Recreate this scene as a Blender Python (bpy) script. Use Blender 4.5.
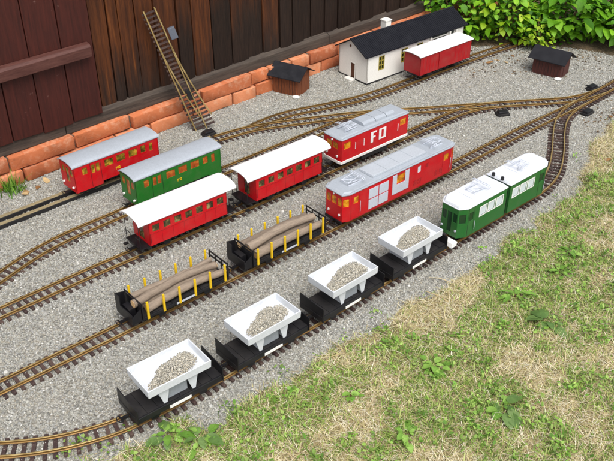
import bpy, bmesh, math, random
import numpy as np
from mathutils import Vector, Matrix
random.seed(7); rng = np.random.default_rng(7)
for o in list(bpy.data.objects): bpy.data.objects.remove(o)
SC = bpy.context.scene; COL = SC.collection
R = math.radians

# ------------------------------------------------------------------ camera, sky, sun, exposure
cam = bpy.data.cameras.new('camera'); co = bpy.data.objects.new('camera', cam); COL.objects.link(co)
cam.sensor_width = 36; cam.lens = 36*820/614; cam.clip_start = .02; cam.clip_end = 300
co.location = (0, 0, 1.648); co.rotation_euler = (R(90-33.79), 0, 0)
SC.camera = co
SUN_EL, SUN_AZ = 60, 160        # azimuth clockwise from +Y: behind the camera, to the right
W = bpy.data.worlds.new('World'); SC.world = W; W.use_nodes = True
nt = W.node_tree; nt.nodes.clear()
sky = nt.nodes.new('ShaderNodeTexSky'); sky.sky_type = 'NISHITA'; sky.sun_disc = False
sky.sun_elevation = R(SUN_EL); sky.sun_rotation = R(SUN_AZ); sky.air_density = 1.0; sky.dust_density = 4.0; sky.ozone_density = 1.0
hs = nt.nodes.new('ShaderNodeHueSaturation'); hs.inputs['Saturation'].default_value = .45     # hazy, thinly overcast
bg = nt.nodes.new('ShaderNodeBackground'); bg.inputs['Strength'].default_value = .15
ow = nt.nodes.new('ShaderNodeOutputWorld')
nt.links.new(sky.outputs[0], hs.inputs['Color']); nt.links.new(hs.outputs[0], bg.inputs[0]); nt.links.new(bg.outputs[0], ow.inputs[0])
sl = bpy.data.lights.new('sun', 'SUN'); so = bpy.data.objects.new('sun', sl); COL.objects.link(so)
sl.energy = 1.5; sl.angle = R(38); sl.color = (1, .97, .92)
d = Vector((math.sin(R(SUN_AZ))*math.cos(R(SUN_EL)), math.cos(R(SUN_AZ))*math.cos(R(SUN_EL)), math.sin(R(SUN_EL))))
so.rotation_euler = d.to_track_quat('Z', 'Y').to_euler(); so.location = d*6
SC.view_settings.view_transform = 'Standard'; SC.view_settings.look = 'None'
SC.view_settings.gamma = 1; SC.view_settings.use_curve_mapping = False
SC.view_settings.exposure = 0.52
SC.render.engine = 'CYCLES'
SC.render.resolution_x = 1024; SC.render.resolution_y = 769

# ------------------------------------------------------------------ materials
def lin(r, g, b):
    f = lambda c: (c/255/12.92) if c/255 <= .04045 else ((c/255+.055)/1.055)**2.4
    return (f(r), f(g), f(b), 1)
MATS = {}
class NT:
    def __init__(s, name):
        s.m = bpy.data.materials.new(name); s.m.use_nodes = True; s.t = s.m.node_tree
        s.b = s.t.nodes['Principled BSDF']; MATS[name] = s.m
    def n(s, typ, **k):
        x = s.t.nodes.new(typ)
        for a, v in k.items():
            if a.startswith('i_'): x.inputs[a[2:].replace('_', ' ')].default_value = v
            else: setattr(x, a, v)
        return x
    def l(s, a, b): s.t.links.new(a, b)
    def coord(s, kind='Object', scale=(1, 1, 1)):
        c = s.n('ShaderNodeTexCoord'); m = s.n('ShaderNodeMapping'); m.inputs['Scale'].default_value = scale
        s.l(c.outputs[kind], m.inputs[0]); return m.outputs[0]
    def noise(s, vec, scale, detail=4, rough=.6):
        x = s.n('ShaderNodeTexNoise'); x.inputs['Scale'].default_value = scale; x.inputs['Detail'].default_value = detail
        x.inputs['Roughness'].default_value = rough; s.l(vec, x.inputs['Vector']); return x.outputs[0]
    def ramp(s, fac, stops):
        r = s.n('ShaderNodeValToRGB'); e = r.color_ramp.elements
        while len(e) < len(stops): e.new(.5)
        for i, (p, c) in enumerate(stops): e[i].position = p; e[i].color = c if len(c) == 4 else (*c, 1)
        s.l(fac, r.inputs[0]); return r.outputs[0]
    def mix(s, fac, a, b, blend='MIX'):
        x = s.n('ShaderNodeMix'); x.data_type = 'RGBA'; x.blend_type = blend
        for v, i in ((fac, 0), (a, 6), (b, 7)):
            if hasattr(v, 'links') or isinstance(v, bpy.types.NodeSocket): s.l(v, x.inputs[i])
            else: x.inputs[i].default_value = v
        return x.outputs[2]
    def math(s, op, a, b=0.):
        x = s.n('ShaderNodeMath'); x.operation = op
        for v, i in ((a, 0), (b, 1)):
            if isinstance(v, bpy.types.NodeSocket): s.l(v, x.inputs[i])
            else: x.inputs[i].default_value = v
        return x.outputs[0]
    def bump(s, h, strength=.3, dist=.002):
        b = s.n('ShaderNodeBump'); b.inputs['Strength'].default_value = strength; b.inputs['Distance'].default_value = dist
        s.l(h, b.inputs['Height']); s.l(b.outputs[0], s.b.inputs['Normal'])
    def out(s, color=None, rough=None, metal=None, spec=None):
        for v, k in ((color, 'Base Color'), (rough, 'Roughness'), (metal, 'Metallic'), (spec, 'Specular IOR Level')):
            if v is None: continue
            if isinstance(v, bpy.types.NodeSocket): s.l(v, s.b.inputs[k])
            else: s.b.inputs[k].default_value = v
        return s.m
def paint(name, rgb, rough=.38, dirt=.16, dirtcol=(120, 108, 92), scale=22, spec=.45):
    n = NT(name); v = n.coord('Object')
    a = n.noise(v, scale, 6, .65); b = n.noise(v, scale*9, 3, .6)
    f = n.ramp(a, [(.42, (0, 0, 0)), (.75, (dirt, dirt, dirt))])
    st_ = n.noise(n.coord('Object', (90, 90, 9)), 1.2, 5, .7)
    c = n.mix(f, lin(*rgb), lin(*dirtcol)); c = n.mix(n.ramp(st_, [(.5, (0, 0, 0)), (.8, (dirt*1.1,)*3)]), c, lin(*[int(q*.6+dq*.25) for q, dq in zip(rgb, dirtcol)]))
    f2 = n.ramp(b, [(.3, (.90, .90, .90)), (.7, (1.04, 1.04, 1.04))])
    c = n.mix(1., c, f2, 'MULTIPLY')
    r = n.ramp(a, [(.3, (rough*.85,)*3), (.8, (min(1, rough*1.5),)*3)])
    n.bump(b, .06, .001)
    return n.out(c, r, 0, spec)
paint('red', (196, 12, 24)); paint('red_dark', (160, 14, 24), dirt=.2); paint('green', (34, 112, 36)); paint('green_dark', (34, 100, 42))
paint('white', (236, 236, 232), .42, .10, (170, 165, 155)); paint('tray_white', (208, 212, 217), .5, .14, (166, 162, 150))
paint('roof_white', (240, 240, 240), .4, .10, (190, 190, 188))
paint('roof_pale', (214, 218, 224), .42, .16, (170, 172, 178)); paint('roof_grey', (164, 171, 179), .4, .22, (120, 124, 128)); paint('roof_panel', (178, 184, 191), .36, .14, (130, 134, 138))
paint('silver', (196, 202, 212), .3, .08); paint('black', (20, 20, 24), .42, .22, (70, 66, 62)); paint('black_matt', (26, 25, 27), .6, .2, (80, 74, 66))
paint('yellow', (232, 190, 20), .45, .12); paint('orange', (190, 84, 22), .5, .1); paint('wall_white', (236, 234, 226), .6, .08, (190, 186, 174))
paint('roof_black', (17, 18, 26), .6, .22, (60, 62, 68), spec=.22); paint('hut_black', (18, 19, 25), .65, .25, (70, 70, 74), spec=.3)
paint('interior', (150, 120, 60), .6); paint('seat_brown', (96, 70, 40), .7); paint('frame_yellow', (164, 148, 58), .5)
paint('door_brown', (84, 44, 24), .6); paint('grey_box', (150, 156, 162), .5); paint('motor_grey', (92, 98, 110), .5)
paint('amber_inside', (226, 140, 20), .5)
def thin_glass(name, rgb, mixf):
    n = NT(name); t = n.t
    tr = n.n('ShaderNodeBsdfTransparent'); tr.inputs[0].default_value = lin(*rgb)
    gl = n.n('ShaderNodeBsdfGlossy'); gl.inputs['Roughness'].default_value = .06; gl.inputs[0].default_value = (1, 1, 1, 1)
    lw = n.n('ShaderNodeFresnel'); lw.inputs[0].default_value = 1.5
    f = n.math('ADD', n.math('MULTIPLY', lw.outputs[0], .9), mixf)
    m = n.n('ShaderNodeMixShader'); n.l(f, m.inputs[0]); n.l(tr.outputs[0], m.inputs[1]); n.l(gl.outputs[0], m.inputs[2])
    n.l(m.outputs[0], t.nodes['Material Output'].inputs[0])
thin_glass('glass', (150, 165, 150), .02); thin_glass('amber_glass', (245, 170, 40), .03)
n = NT('amber_pane'); v = n.coord('Object'); a = n.noise(v, 45, 3); n.out(n.ramp(a, [(.35, lin(150, 84, 12)), (.5, lin(206, 132, 20)), (.68, lin(232, 178, 54))]), .15, 0, .55)
n = NT('orange_pane'); v = n.coord('Object'); a = n.noise(v, 40, 3); n.out(n.ramp(a, [(.32, lin(128, 66, 30)), (.52, lin(176, 88, 40)), (.68, lin(204, 140, 60))]), .15, 0, .5)
n = NT('olive_pane'); v = n.coord('Object'); a = n.noise(v, 45, 3); n.out(n.ramp(a, [(.36, lin(70, 58, 24)), (.52, lin(140, 112, 36)), (.66, lin(206, 160, 54))]), .15, 0, .5)
n = NT('coach_pane'); v = n.coord('Object'); a = n.noise(v, 50, 3); n.out(n.ramp(a, [(.38, lin(44, 40, 26)), (.55, lin(92, 80, 46)), (.68, lin(162, 142, 92))]), .12, 0, .5)
n = NT('pane_silver'); n.out(lin(205, 214, 218), .22, .0, .6)
n = NT('pane_green'); n.out(lin(30, 58, 36), .15, 0, .6)
n = NT('pane_dark'); n.out(lin(34, 44, 34), .12, 0, .6)
# brass rail and sleepers
n = NT('brass'); v = n.coord('Object'); a = n.noise(v, 30, 5); b = n.noise(v, 260, 2)
c = n.ramp(a, [(.3, lin(140, 116, 70)), (.55, lin(186, 162, 108)), (.75, lin(208, 190, 142))])
n.out(c, n.ramp(b, [(.3, (.30,)*3), (.7, (.5,)*3)]), .55)
n = NT('rail_side'); v = n.coord('Object'); a = n.noise(v, 40, 5); n.out(n.ramp(a, [(.3, lin(96, 70, 34)), (.7, lin(146, 112, 58))]), .5, .4)
n = NT('brass_dull'); v = n.coord('Object'); a = n.noise(v, 40, 5)
n.out(n.ramp(a, [(.3, lin(96, 80, 52)), (.7, lin(146, 124, 78))]), .5, .5)
n = NT('sleeper'); v = n.coord('Object'); oi = n.n('ShaderNodeObjectInfo'); a = n.noise(v, 160, 4)
c = n.ramp(oi.outputs['Random'], [(0, lin(52, 36, 34)), (.5, lin(66, 48, 44)), (1, lin(84, 66, 58))])
c = n.mix(n.ramp(a, [(.5, (0, 0, 0)), (.8, (.35,)*3)]), c, lin(130, 118, 104)); n.bump(a, .3, .001); n.out(c, .75)
n = NT('bar'); v = n.coord('Object', (6, 60, 60)); a = n.noise(v, 6, 6)
n.bump(a, .3, .001); n.out(n.ramp(a, [(.25, lin(98, 88, 66)), (.7, lin(162, 148, 112))]), .6)
# gravel
GREYS = [(0, lin(110, 110, 105)), (.14, lin(144, 144, 137)), (.34, lin(161, 161, 153)), (.5, lin(174, 173, 164)), (.62, lin(161, 155, 139)), (.74, lin(188, 187, 180)), (.88, lin(137, 138, 136)), (1, lin(212, 211, 205))]
def gravel_ground(name, dark=1.):
    n = NT(name); v = n.coord('Object')
    vo = n.n('ShaderNodeTexVoronoi'); vo.inputs['Scale'].default_value = 170; n.l(v, vo.inputs['Vector'])
    sx = n.n('ShaderNodeSeparateColor'); n.l(vo.outputs['Color'], sx.inputs[0])
    c = n.ramp(sx.outputs[0], GREYS)
    c = n.mix(1., c, n.ramp(vo.outputs['Distance'], [(.1, (1, 1, 1)), (.75, (.5, .48, .46))]), 'MULTIPLY')
    big = n.noise(v, 2.2, 5)
    c = n.mix(n.ramp(big, [(.46, (0, 0, 0)), (.75, (.2,)*3)]), c, lin(150, 140, 116))
    n.bump(n.math('SUBTRACT', 1., vo.outputs['Distance']), .8, .004); n.out(c, .9)
gravel_ground('gravel_bed')
n = NT('stone'); oi = n.n('ShaderNodeObjectInfo'); g = n.n('ShaderNodeNewGeometry')
c = n.ramp(oi.outputs['Random'], GREYS); big = n.noise(g.outputs['Position'], 2.6, 5); fine = n.noise(g.outputs['Position'], 700, 2)
c = n.mix(n.ramp(big, [(.48, (0, 0, 0)), (.76, (.16,)*3)]), c, lin(152, 144, 124))
c = n.mix(1., c, n.ramp(fine, [(.3, (.84,)*3), (.7, (1.06,)*3)]), 'MULTIPLY'); n.out(c, .88, 0, .3)
n = NT('load_stone'); at = n.n('ShaderNodeAttribute', attribute_name='col'); n.out(at.outputs['Color'], .88, 0, .3)
# soil, plants
n = NT('soil'); v = n.coord('Object'); a = n.noise(v, 9, 6); b = n.noise(v, 120, 5)
c = n.mix(n.ramp(a, [(.4, (0, 0, 0)), (.65, (1, 1, 1))]), lin(164, 148, 112), lin(128, 120, 78))
c = n.mix(1., c, n.ramp(b, [(.3, (.6,)*3), (.7, (1.1,)*3)]), 'MULTIPLY'); n.bump(b, .9, .006); n.out(c, .95)
n = NT('litter_soil'); v = n.coord('Object'); a = n.noise(v, 14, 6); b = n.noise(v, 90, 5)
c = n.mix(n.ramp(a, [(.35, (0, 0, 0)), (.65, (1, 1, 1))]), lin(122, 104, 80), lin(74, 62, 44))
c = n.mix(1., c, n.ramp(b, [(.3, (.55,)*3), (.7, (1.1,)*3)]), 'MULTIPLY'); n.bump(b, 1., .008); n.out(c, .95)
def leafmat(name, ramp, rough=.45, trans=.25, attr=None):
    n = NT(name); v = n.coord('Object')
    if attr: c = n.n('ShaderNodeAttribute', attribute_name=attr).outputs['Color']
    else:
        oi = n.n('ShaderNodeObjectInfo'); c = n.ramp(oi.outputs['Random'], ramp)
    a = n.noise(v, 60, 4); c = n.mix(1., c, n.ramp(a, [(.3, (.8,)*3), (.7, (1.15,)*3)]), 'MULTIPLY')
    n.out(c, rough, 0, .35)
    tl = n.n('ShaderNodeBsdfTranslucent'); n.l(c, tl.inputs[0]); ms = n.n('ShaderNodeMixShader'); ms.inputs[0].default_value = trans
    n.l(n.b.outputs[0], ms.inputs[1]); n.l(tl.outputs[0], ms.inputs[2]); n.l(ms.outputs[0], n.t.nodes['Material Output'].inputs[0])
leafmat('blade', None, .6, .25, 'col')
leafmat('weed_leaf', [(0, lin(98, 140, 52)), (.5, lin(126, 166, 70)), (1, lin(148, 184, 90))])
leafmat('weed_dark', [(0, lin(78, 108, 52)), (.5, lin(98, 128, 66)), (1, lin(118, 142, 84))])
leafmat('bush_leaf', [(0, lin(80, 132, 20)), (.4, lin(112, 168, 30)), (.8, lin(138, 192, 44)), (1, lin(164, 208, 66))], .55, .36)
leafmat('bush_yellow', [(0, lin(120, 160, 24)), (.5, lin(158, 192, 40)), (1, lin(198, 218, 80))], .55, .38)
leafmat('bush_deep', [(0, lin(56, 104, 14)), (.5, lin(86, 140, 24)), (1, lin(112, 166, 36))], .55, .34)
leafmat('dead_leaf', [(0, lin(120, 84, 48)), (.5, lin(160, 120, 74)), (1, lin(190, 164, 120))], .8, .1)
n = NT('stem'); n.out(lin(92, 70, 44), .85)
n = NT('straw'); oi = n.n('ShaderNodeObjectInfo'); n.out(n.ramp(oi.outputs['Random'], [(0, lin(176, 150, 100)), (1, lin(222, 204, 160))]), .7)
n = NT('bark'); v = n.coord('Object', (6, 40, 40)); oi = n.n('ShaderNodeObjectInfo'); a = n.noise(v, 5, 6, .7); b = n.noise(v, 20, 4)
c = n.mix(a, lin(78, 68, 58), lin(172, 156, 138)); c = n.mix(1., c, n.ramp(oi.outputs['Random'], [(0, (.70, .66, .63)), (1, (1.18, 1.16, 1.13))]), 'MULTIPLY')
n.bump(b, .5, .002); n.out(c, .85)
n = NT('cut_wood'); n.out(lin(204, 168, 120), .8)
# barn
n = NT('board'); oi = n.n('ShaderNodeObjectInfo'); g = n.n('ShaderNodeNewGeometry'); v = n.coord('Object', (26, 26, 1.6))
off = n.n('ShaderNodeVectorMath'); off.operation = 'ADD'; n.l(v, off.inputs[0])
cmb = n.n('ShaderNodeCombineXYZ')
for i in range(3): n.l(n.math('MULTIPLY', oi.outputs['Random'], 37.+i*11), cmb.inputs[i])
n.l(cmb.outputs[0], off.inputs[1])
grain = n.noise(off.outputs[0], 2.4, 8, .7); fine = n.noise(off.outputs[0], 9, 4)
c = n.ramp(grain, [(.28, lin(38, 20, 11)), (.46, lin(70, 37, 17)), (.6, lin(94, 52, 22)), (.78, lin(136, 82, 36))])
sp = n.n('ShaderNodeSeparateXYZ'); n.l(g.outputs['Position'], sp.inputs[0])
# sun-bleached varnish survives higher up at the left; the foot and the far end of the wall are tarred and grey-black
h = n.math('SUBTRACT', sp.outputs[2], n.math('MULTIPLY', n.math('MAXIMUM', n.math('ADD', sp.outputs[0], .55), 0), .42))
h = n.math('ADD', h, n.math('MULTIPLY', n.math('SUBTRACT', grain, .5), .35)); h = n.math('ADD', h, n.math('MULTIPLY', n.math('SUBTRACT', oi.outputs['Random'], .5), .34))
w = n.ramp(h, [(.22, (1, 1, 1)), (.46, (0, 0, 0))])
c = n.mix(w, c, n.ramp(fine, [(.3, lin(28, 19, 15)), (.7, lin(54, 40, 32))]))
c = n.mix(1., c, n.ramp(oi.outputs['Random'], [(0, (.62, .56, .5)), (1, (1.05, 1.02, 1.))]), 'MULTIPLY')
n.bump(fine, .4, .003); n.out(c, .62, 0, .3)
n = NT('beam'); v = n.coord('Object', (2, 30, 30)); a = n.noise(v, 4, 7, .7)
n.bump(a, .5, .003); n.out(n.ramp(a, [(.3, lin(44, 37, 32)), (.7, lin(84, 73, 63))]), .85)
n = NT('door_plank'); oi = n.n('ShaderNodeObjectInfo'); v = n.coord('Object', (30, 30, 2)); a = n.noise(v, 3, 7, .7); v2 = n.coord('Object'); b = n.noise(v2, 26, 6, .75)
c = n.ramp(a, [(.3, lin(50, 19, 14)), (.7, lin(80, 33, 24))]); c = n.mix(n.ramp(b, [(.64, (0, 0, 0)), (.74, (.55,)*3)]), c, lin(142, 112, 104))
c = n.mix(1., c, n.ramp(oi.outputs['Random'], [(0, (.85,)*3), (1, (1.1,)*3)]), 'MULTIPLY'); n.bump(a, .3, .002); n.out(c, .6, 0, .35)
n = NT('door_batten'); v = n.coord('Object', (3, 30, 30)); a = n.noise(v, 4, 7, .75)
n.bump(a, .3, .002); n.out(n.ramp(a, [(.3, lin(60, 28, 22)), (.7, lin(96, 60, 52))]), .6, 0, .4)
n = NT('brick'); oi = n.n('ShaderNodeObjectInfo'); v = n.coord('Object'); a = n.noise(v, 24, 7, .7); b = n.noise(v, 120, 4)
c = n.ramp(oi.outputs['Random'], [(0, lin(168, 96, 64)), (.5, lin(192, 112, 72)), (1, lin(200, 130, 92))])
c = n.mix(n.ramp(a, [(.5, (0, 0, 0)), (.72, (.7,)*3)]), c, lin(206, 164, 134)); c = n.mix(n.ramp(a, [(.28, (.45,)*3), (.40, (0, 0, 0))]), c, lin(112, 70, 52))
n.bump(b, .6, .003); n.out(c, .9, 0, .2)
n = NT('mortar'); v = n.coord('Object'); b = n.noise(v, 90, 5); n.bump(b, .8, .005); n.out(n.ramp(b, [(.3, lin(70, 62, 52)), (.7, lin(120, 110, 96))]), .95)
n = NT('hut_wood'); v = n.coord('Object', (60, 60, 8)); a = n.noise(v, 4, 6); n.bump(a, .3, .001); n.out(n.ramp(a, [(.3, lin(92, 46, 22)), (.7, lin(134, 74, 38))]), .7)
n = NT('hut_dark'); v = n.coord('Object', (60, 60, 8)); a = n.noise(v, 4, 6); n.bump(a, .3, .001); n.out(n.ramp(a, [(.3, lin(58, 26, 22)), (.7, lin(88, 42, 34))]), .7)
M = MATS

# ------------------------------------------------------------------ mesh helpers
class MB:
    def __init__(s): s.v = []; s.f = []
    def add(s, vs, fs):
        k = len(s.v); s.v += [tuple(p) for p in vs]; s.f += [tuple(i+k for i in f) for f in fs]; return s
    def box(s, x0, x1, y0, y1, z0, z1):
        return s.add([(x0, y0, z0), (x1, y0, z0), (x1, y1, z0), (x0, y1, z0), (x0, y0, z1), (x1, y0, z1), (x1, y1, z1), (x0, y1, z1)],
                     [(3, 2, 1, 0), (4, 5, 6, 7), (0, 1, 5, 4), (1, 2, 6, 5), (2, 3, 7, 6), (3, 0, 4, 7)])
    def prism(s, poly, z0, z1, top=1.):
        n_ = len(poly); cx = sum(p[0] for p in poly)/n_; cy = sum(p[1] for p in poly)/n_
        vs = [(x, y, z0) for x, y in poly]+[(cx+(x-cx)*top, cy+(y-cy)*top, z1) for x, y in poly]
        return s.add(vs, [tuple(range(n_-1, -1, -1)), tuple(range(n_, 2*n_))]+[(i, (i+1) % n_, n_+(i+1) % n_, n_+i) for i in range(n_)])
    def ext_x(s, prof, x0, x1):      # profile (y,z), counter-clockwise seen from +x
        n_ = len(prof); vs = [(x0, y, z) for y, z in prof]+[(x1, y, z) for y, z in prof]
        return s.add(vs, [tuple(range(n_-1, -1, -1)), tuple(range(n_, 2*n_))]+[(i, (i+1) % n_, n_+(i+1) % n_, n_+i) for i in range(n_)])
    def ext_y(s, prof, y0, y1):      # profile (x,z)
        n_ = len(prof); vs = [(x, y0, z) for x, z in prof]+[(x, y1, z) for x, z in prof]
        return s.add(vs, [tuple(range(n_)), tuple(range(2*n_-1, n_-1, -1))]+[(i, n_+i, n_+(i+1) % n_, (i+1) % n_) for i in range(n_)])
    def tube(s, pts, r, seg=6, cap=True):
        pts = [Vector(p) for p in pts]; rs = r if isinstance(r, (list, tuple)) else [r]*len(pts); vs = []; fs = []
        up = None
        for i, p in enumerate(pts):
            t = (pts[min(i+1, len(pts)-1)]-pts[max(i-1, 0)]).normalized()
            if up is None: up = Vector((0, 0, 1)) if abs(t.z) < .9 else Vector((1, 0, 0))
            a = t.cross(up).normalized(); b = a.cross(t).normalized(); up = b
            for k in range(seg):
                q = 2*math.pi*k/seg; vs.append(p+a*math.cos(q)*rs[i]+b*math.sin(q)*rs[i])
        for i in range(len(pts)-1):
            for k in range(seg):
                k2 = (k+1) % seg; fs.append((i*seg+k, i*seg+k2, (i+1)*seg+k2, (i+1)*seg+k))
        if cap: fs += [tuple(range(seg-1, -1, -1)), tuple((len(pts)-1)*seg+k for k in range(seg))]
        return s.add(vs, fs)
    def disc(s, c, axis, r, w, seg=16):
        c = Vector(c); axis = Vector(axis).normalized(); return s.tube([c-axis*w/2, c+axis*w/2], r, seg)
    def panel(s, xf, xs, zs, solid, t):      # xf(x, depth, z) -> point; grid wall with openings
        k = len(s.v); nx, nz = len(xs)-1, len(zs)-1
        idx = lambda i, j, dd: k+(i*(nz+1)+j)*2+dd
        for x in xs:
            for z in zs: s.v += [tuple(xf(x, 0, z)), tuple(xf(x, t, z))]
        S_ = lambda i, j: 0 <= i < nx and 0 <= j < nz and solid(.5*(xs[i]+xs[i+1]), .5*(zs[j]+zs[j+1]))
        for i in range(nx):
            for j in range(nz):
                if not S_(i, j): continue
                s.f += [(idx(i, j, 0), idx(i+1, j, 0), idx(i+1, j+1, 0), idx(i, j+1, 0)), (idx(i, j+1, 1), idx(i+1, j+1, 1), idx(i+1, j, 1), idx(i, j, 1))]
                if not S_(i-1, j): s.f.append((idx(i, j, 0), idx(i, j+1, 0), idx(i, j+1, 1), idx(i, j, 1)))
                if not S_(i+1, j): s.f.append((idx(i+1, j+1, 0), idx(i+1, j, 0), idx(i+1, j, 1), idx(i+1, j+1, 1)))
                if not S_(i, j-1): s.f.append((idx(i+1, j, 0), idx(i, j, 0), idx(i, j, 1), idx(i+1, j, 1)))
                if not S_(i, j+1): s.f.append((idx(i, j+1, 0), idx(i+1, j+1, 0), idx(i+1, j+1, 1), idx(i, j+1, 1)))
        return s
    def mesh(s, name, mat=None, smooth=None):
        me = bpy.data.meshes.new(name); me.from_pydata(s.v, [], s.f); me.validate()
        if mat: me.materials.append(M[mat] if isinstance(mat, str) else mat)
        if smooth is not None:
            me.polygons.foreach_set('use_smooth', [True]*len(me.polygons)); me.set_sharp_from_angle(angle=R(smooth))
        return me
    def build(s, name, mat, parent=None, smooth=None, bevel=0, seg=2):
        o = link(name, s.mesh(name, mat, smooth), parent)
        if bevel:
            m = o.modifiers.new('bevel', 'BEVEL'); m.width = bevel; m.segments = seg; m.limit_method = 'ANGLE'; m.angle_limit = R(40)
        return o
def link(name, data, parent=None, loc=None, rot=None):
    o = bpy.data.objects.new(name, data); COL.objects.link(o)
    if parent: o.parent = parent
    if loc is not None: o.location = loc
    if rot is not None: o.rotation_euler = rot
    return o
def tag(o, label=None, cat=None, group=None, kind=None):
    for k, v in (('label', label), ('category', cat), ('group', group), ('kind', kind)):
        if v: o[k] = v
    return o
def thing(name, label, cat, loc=(0, 0, 0), rz=0, group=None):
    return tag(link(name, None, None, loc, (0, 0, rz)), label, cat, group)
def np_mesh(name, V, F, mat, cols=None):
    """V (n,3), F (m,k) same-size faces"""
    me = bpy.data.meshes.new(name); k = F.shape[1]
    me.vertices.add(len(V)); me.vertices.foreach_set('co', V.astype(np.float32).ravel())
    me.loops.add(F.size); me.loops.foreach_set('vertex_index', F.astype(np.int32).ravel())
    me.polygons.add(len(F)); me.polygons.foreach_set('loop_start', np.arange(0, F.size, k, dtype=np.int32))
    me.update(); me.validate()
    if cols is not None:
        a = me.color_attributes.new('col', 'FLOAT_COLOR', 'POINT'); a.data.foreach_set('color', cols.astype(np.float32).ravel())
    me.materials.append(M[mat]); return me
# smooth value noise for layout
_gr = rng.random((64, 64))
def vnoise(x, y, sc):
    x = np.asarray(x, float)*sc+17.3; y = np.asarray(y, float)*sc+9.1
    i = np.floor(x).astype(int); j = np.floor(y).astype(int); fx = x-i; fy = y-j; fx = fx*fx*(3-2*fx); fy = fy*fy*(3-2*fy)
    g = lambda a, b: _gr[a % 64, b % 64]
    return (g(i, j)*(1-fx)+g(i+1, j)*fx)*(1-fy)+(g(i, j+1)*(1-fx)+g(i+1, j+1)*fx)*fy
def fbm(x, y, sc, o=3): return sum(vnoise(x, y, sc*2**k)/2**k for k in range(o))/sum(1/2**k for k in range(o))

# ------------------------------------------------------------------ ground
LB = np.array([(-3, 1.0), (-1.2, 1.25), (-.75, 1.35), (-.621, 1.372), (-.501, 1.405), (-.417, 1.512), (-.292, 1.58), (-.16, 1.66), (-.02, 1.775), (.133, 1.925), (.298, 2.055), (.45, 2.205), (.557, 2.275), (.689, 2.41), (.826, 2.545), (.973, 2.69), (1.084, 2.88), (1.198, 3.145), (1.319, 3.34), (1.405, 3.44), (1.7, 3.72), (2.2, 4.15), (4, 5.5)])
def lawn_d(x, y): return (np.interp(x, LB[:, 0], LB[:, 1])-y)*.72+(fbm(x, y, 9)-.5)*.15
def soil_z(x, y):
    dd = lawn_d(x, y); t = np.clip((dd+.03)/.16, 0, 1); t = t*t*(3-2*t)
    return -.016+t*.022+(fbm(x, y, 5)-.5)*.022*t+(fbm(x, y, 24, 2)-.5)*.008*t
def gravel_z(x, y):
    dd = lawn_d(x, y); t = np.clip((dd-.0)/.12, 0, 1); e = np.clip((np.asarray(y)-4.22)/.25, 0, 1)*np.clip((np.asarray(x)-.55)/.3, 0, 1)
    return -.03*t-.03*e+(fbm(x, y, 6)-.5)*.006
def sheet(name, x0, x1, y0, y1, st, zf, mat):
    xs = np.arange(x0, x1+1e-6, st); ys = np.arange(y0, y1+1e-6, st); X, Y = np.meshgrid(xs, ys, indexing='ij')
    V = np.c_[X.ravel(), Y.ravel(), zf(X.ravel(), Y.ravel())]; ny = len(ys)
    I, J = np.meshgrid(np.arange(len(xs)-1), np.arange(ny-1), indexing='ij'); a = (I*ny+J).ravel()
    o = link(name, np_mesh(name, V, np.c_[a, a+ny, a+ny+1, a+1], mat)); o.data.polygons.foreach_set('use_smooth', [True]*len(o.data.polygons)); return tag(o, kind='structure')
mb = MB(); mb.add([(-80, -80, -.06), (80, -80, -.06), (80, 80, -.06), (-80, 80, -.06)], [(0, 1, 2, 3)])
tag(mb.build('ground', 'soil'), kind='structure')
tag(sheet('lawn_soil', -2.4, 3.4, -.6, 4.6, .025, soil_z, 'soil'), 'patchy lawn soil with dry thatch beside the tracks', kind='structure')
tag(sheet('gravel_bed', -2.8, 2.6, 1.0, 5.2, .03, gravel_z, 'gravel_bed'), 'pale grey gravel bed under the tracks', kind='structure')
def litter_z(x, y):
    t = np.clip((np.asarray(y)-4.235-(fbm(x, y, 7)-.5)*.14+np.clip(np.asarray(x)-1.35, 0, 1)*.55)/.12, 0, 1)*np.clip((np.asarray(x)-.62)/.15, 0, 1)
    return -.02+.03*t+(fbm(x, y, 14)-.5)*.012*t
tag(sheet('shrub_bed', .4, 3.4, 3.6, 6.0, .03, litter_z, 'litter_soil'), 'brown leaf litter soil under the shrubs', kind='structure')

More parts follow.
